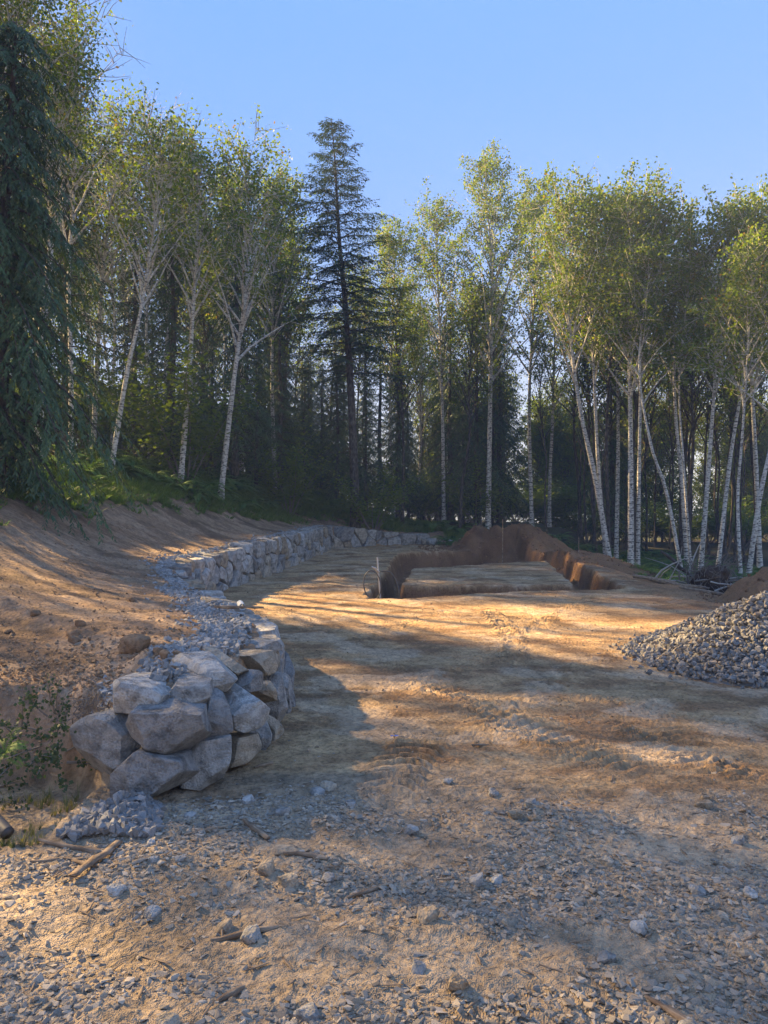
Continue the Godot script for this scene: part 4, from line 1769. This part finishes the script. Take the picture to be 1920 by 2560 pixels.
func odds() -> void:
	# standpipe with a coil of hose, set in the near corner of the trench
	var sd := 14.15
	var sx := px_x(957, sd)
	var sy := gy(sx, -sd)
	var top := px_y(1393, sd)
	var st := thing("water_standpipe", Vector3(sx, sy, -sd), "steel standpipe with a tap and a coiled black hose by the trench", "standpipe")
	var lean := px_x(944, sd) - px_x(958, sd)
	part("pipe", bar(PackedVector3Array([Vector3(0.02, -0.15, 0), Vector3(lean * 0.5, (top - sy) * 0.5, 0), Vector3(lean, top - sy, 0)]), 0.015), M.steel, st)
	var ty := px_y(1423, sd) - sy
	var tap := part("tap", bar(PackedVector3Array([Vector3(lean * 0.8 + 0.01, ty - 0.05, 0.0), Vector3(lean * 0.8 - 0.03, ty - 0.02, 0.05), Vector3(lean * 0.8 - 0.07, ty + 0.03, 0.07)]), 0.022), M.steel, st)
	part("tap_handle", bar(PackedVector3Array([Vector3(lean * 0.8 - 0.12, ty + 0.05, 0.06), Vector3(lean * 0.8 - 0.03, ty + 0.02, 0.09)]), 0.012), M.steel, tap)
	var coil := PackedVector3Array()
	for k in 65:
		var an := PI * 0.5 + TAU * 1.0 * k / 64.0
		coil.append(Vector3(px_x(931, sd) - sx + cos(an) * 0.155 - 0.02 * sin(an), px_y(1462, sd) - sy + sin(an) * 0.262, 0.05 + 0.05 * k / 64.0))
	part("hose", bar(coil, 0.011, 8), M.hose, st)
	var tail := PackedVector3Array()
	for p in [[952, 1428], [975, 1430], [990, 1450], [997, 1475], [1000, 1497]]:
		tail.append(Vector3(px_x(p[0], sd) - sx, px_y(p[1], sd) - sy, 0.02))
	part("hose", bar(smooth_tail(tail), 0.011, 8), M.hose, st)
	# survey stakes
	for s in [[1256, 1342, 1298, 22.4, "thin wooden stake standing in front of the big earth heap"], [1446, 1365, 1342, 23.2, "short pale stake at the foot of the big earth heap"], [1893, 1500, 1486, 10.9, "small wooden stake beside the gravel heap"]]:
		var x := px_x(s[0], s[3])
		var o := part("survey_stake", bar(PackedVector3Array([Vector3(0, -0.15, 0), Vector3(0.01, px_y(s[2], s[3]) - gy(x, -s[3]), 0)]), 0.014, 4), M.wood, self)
		o.position = Vector3(x, gy(x, -s[3]), -s[3])
		tag(o, s[4], "stake")
	# pipe end and tools left on the wall
	var pd := 8.2
	var base := Vector3(px_x(606, pd), gy(px_x(606, pd) - 0.15, -pd) + 0.08, -pd)
	var pr := Acc.new()
	var prof := [[0.036, 0.0], [0.036, -0.35], [0.029, -0.35], [0.029, -0.003], [0.036, 0.0]]
	for q in prof.size() - 1:
		tube(pr, PackedVector3Array([Vector3(0, 0, prof[q][1]), Vector3(0, 0, prof[q + 1][1] - 0.0004)]), PackedFloat32Array([prof[q][0], prof[q + 1][0]]), 16, false)
	var pp := part("drain_pipe", pr.mesh(), M.plastic, self)
	pp.position = base
	pp.rotation.y = 0.25
	tag(pp, "short white plastic pipe end lying on the wall's crushed rock", "pipe")
	var hd := part("tool_handle", stick_mesh(0.5, 0.016, 1.0), M.wood, self)
	lay(hd, px_x(610, 7.9) - 0.05, 7.9, 12.0, 0.12)
	tag(hd, "brown wooden tool handle lying across the top of the wall", "tool")
	var yl := part("marker_tape", stick_mesh(0.10, 0.014, 0.4), M.yellow, self)
	lay(yl, px_x(628, 8.2), 8.2, 20.0, 0.14)
	tag(yl, "scrap of yellow marker tape beside the white pipe end", "tape")
	var bl := part("blue_scrap", stick_mesh(0.07, 0.012, 0.5), M.blue, self)
	lay(bl, px_x(988, 5.72), 5.72, -8.0, 0.008)
	tag(bl, "small blue plastic scrap lying on the bare pad", "scrap")
	# black drain hose at the lower left
	var dh := PackedVector3Array()
	var dr := PackedFloat32Array()
	for k in 60:
		var t := k / 59.0
		dh.append(Vector3(lerpf(-2.35, -1.90, t), lerpf(0.16, 0.02, t), lerpf(-4.3, -3.92, t)))
		dr.append(0.03 + (0.004 if k % 2 else 0.0))
	var da := Acc.new()
	tube(da, dh, dr, 12)
	var dm := part("drain_hose", da.mesh(), M.hose, self)
	tag(dm, "black ribbed drain hose at the left edge in the hollow", "hose")
	# split wood and sticks
	var planks := [
		[246, 2150, 0.42, 0.030, 0.35, 82.0, "split weathered slat lying end-on in front of the rock spill"],
		[232, 2115, 0.62, 0.016, 0.8, -14.0, "long grey stick beside the split slat"],
		[190, 2135, 0.40, 0.012, 0.8, 8.0, "thin grey stick left of the long one"],
		[215, 2150, 0.34, 0.014, 0.7, -38.0, "short dark stick crossing under the long grey one"],
		[525, 2075, 0.26, 0.014, 0.5, 32.0, "pale sliver of wood right of the rock spill"],
		[640, 2080, 0.24, 0.020, 0.7, -50.0, "forked chip of grey wood standing out of the gravel"],
		[765, 2150, 0.22, 0.016, 0.5, -14.0, "brown bark strip on the gravel right of the wall"],
		[615, 2335, 0.26, 0.015, 0.8, 12.0, "rounded brown stick in the middle of the front gravel"],
		[925, 2222, 0.22, 0.014, 0.5, 30.0, "pale flat sliver in the middle of the gravel"],
		[1675, 2525, 0.20, 0.016, 0.5, -55.0, "split pale kindling at the lower right edge"],
		[1690, 2520, 0.18, 0.012, 0.5, -50.0, "second piece of kindling lying against the first"],
		[580, 2480, 0.13, 0.016, 0.6, 60.0, "chunk of splintered wood in the sunlit front gravel"],
		[660, 1912, 0.14, 0.014, 0.8, 40.0, "short stick at the foot of the wall's curve"],
		[1200, 1862, 0.12, 0.010, 0.7, 4.0, "grey stick lying on the tracked clay"]]
	for s in planks:
		var q := px_pad(s[0], s[1])
		var o := part("wood_stick", stick_mesh(s[2], s[3], s[4]), M.wood, self)
		lay(o, q.x, q.y, s[5], s[3] * 0.6)
		tag(o, s[6], "stick", "bits of wood in the front gravel")
	var chips := []
	var cc := []
	for k in 420:
		var d := 2.3 + 2.6 * rng.randf()
		var x := rng.randf_range(-0.55, 0.55) * d
		if side(x, d) > -0.1 or (x < -1.65 and d > 3.85):
			continue
		var b := Basis(Vector3.UP, rng.randf() * TAU) * Basis(Vector3.RIGHT, PI / 2.0 + rng.randf_range(-0.25, 0.25))
		chips.append(Transform3D(b.scaled(Vector3.ONE * rng.randf_range(0.25, 1.0)), Vector3(x, gy(x, -d) + 0.006, -d)))
		cc.append(Color.WHITE)
	var ch := copies("wood_chip_litter", stick_mesh(0.09, 0.006, 0.5), M.wood, chips, self)
	tag(ch, "splinters and straw of wood mixed into the front gravel", "litter")
	# clods on the bank
	for s in [[180, 1590, 0.055], [205, 1562, 0.05], [90, 1535, 0.05], [340, 1625, 0.11], [330, 1503, 0.04], [395, 1635, 0.05], [415, 1640, 0.045], [190, 1605, 0.05], [20, 1582, 0.035], [445, 1640, 0.04]]:
		var d := 6.0
		for k in 20:
			d = lerpf(d, FOC * (EYE - gy(px_x(s[0], d), -d)) / (s[1] - 1300.0), 0.4)
		var r: float = s[2]
		var x := px_x(s[0], d)
		var o := part("earth_clod", rock_mesh(random_planes(r, r * 0.75, r * 0.9, 8), 3, r * 0.12, rng.randf() * 30.0, 9.0, false, Color(0.36, 0.23, 0.135)), M.soil, self)
		o.position = Vector3(x, gy(x, -d) + r * 0.4, -d)
		o.rotation.y = rng.randf() * TAU
		tag(o, "brown clod of earth lying loose on the bank", "clod", "clods on the bank")
	brush()


func smooth_tail(p: PackedVector3Array) -> PackedVector3Array:
	var out := PackedVector3Array()
	for k in p.size() - 1:
		for q in 6:
			out.append(p[k].cubic_interpolate(p[k + 1], p[maxi(k - 1, 0)], p[mini(k + 2, p.size() - 1)], q / 6.0))
	out.append(p[p.size() - 1])
	return out


func brush() -> void:
	# torn-out root wad with its tangle of branches, and logs beside it
	var bd := 18.0
	var bx := px_x(1765, bd)
	var o := thing("brush_pile", Vector3(bx, gy(bx, -bd), -bd), "dark tangled brush pile and root wad at the edge of the right wood", "brush pile")
	o.scale = Vector3.ONE * 1.3
	for k in 90:
		var p := Vector3(rng.randf_range(-0.9, 0.75), rng.randf_range(-0.1, 0.25), rng.randf_range(-0.6, 0.6))
		var dir := Vector3(rng.randf_range(-1, 1), rng.randf_range(0.05, 0.9), rng.randf_range(-0.8, 0.8)).normalized()
		var ln := rng.randf_range(0.4, 1.1)
		var pts := PackedVector3Array([p])
		var rad := PackedFloat32Array([rng.randf_range(0.008, 0.026)])
		for q in 4:
			dir = (dir + rv() * 0.35 + Vector3.DOWN * 0.18).normalized()
			p += dir * ln * 0.25
			pts.append(p)
			rad.append(rad[0] * (1.0 - 0.2 * (q + 1)))
		var a := Acc.new()
		tube(a, pts, rad, 5)
		part("branch", a.mesh(), M.pale_twig if k % 3 == 0 else M.twig, o)
	var ra := Acc.new()
	for k in 260:
		var p := Vector3(rng.randf_range(-0.45, 0.45), rng.randf_range(0.0, 0.55), rng.randf_range(-0.4, 0.4))
		var d2 := rv()
		tube(ra, PackedVector3Array([p, p + d2 * 0.13 + rv() * 0.03, p + d2 * 0.27 + rv() * 0.08]), PackedFloat32Array([0.009, 0.006, 0.002]), 3, false)
	part("root_tangle", ra.mesh(), M.twig, o, Vector3(0.12, 0, 0))
	var wad := rock_mesh(random_planes(0.42, 0.34, 0.4, 9), 3, 0.06, 12.0, 8.0, false, Color(0.10, 0.065, 0.045))
	part("root_wad", wad, M.soil, o, Vector3(0.12, 0.22, 0))
	var k := 0
	for s in [[1672, 1425, 17.6, 1.6, 0.06, -6.0, "long grey log lying left of the brush pile"], [1640, 1418, 18.4, 1.2, 0.05, 4.0, "shorter log lying behind the long grey one"], [1760, 1452, 16.2, 1.0, 0.045, -24.0, "pale log in front of the brush pile"], [1700, 1382, 18.4, 1.2, 0.05, -40.0, "dark broken limb leaning up out of the brush pile"]]:
		var x := px_x(s[0], s[2])
		var l := part("fallen_log", stick_mesh(s[3], s[4], 1.0), M.wood if k != 3 else M.fir_bark, self)
		lay(l, x, s[2], s[5], s[4] * 0.8)
		if k == 3:
			l.position.y += 0.35
			l.rotate_object_local(Vector3.RIGHT, 0.0)
			l.transform.basis = Basis(Vector3(0, 0, 1), 0.85)
			l.position.y = gy(x, -18.4) + 0.45
		tag(l, s[6], "log")
		k += 1
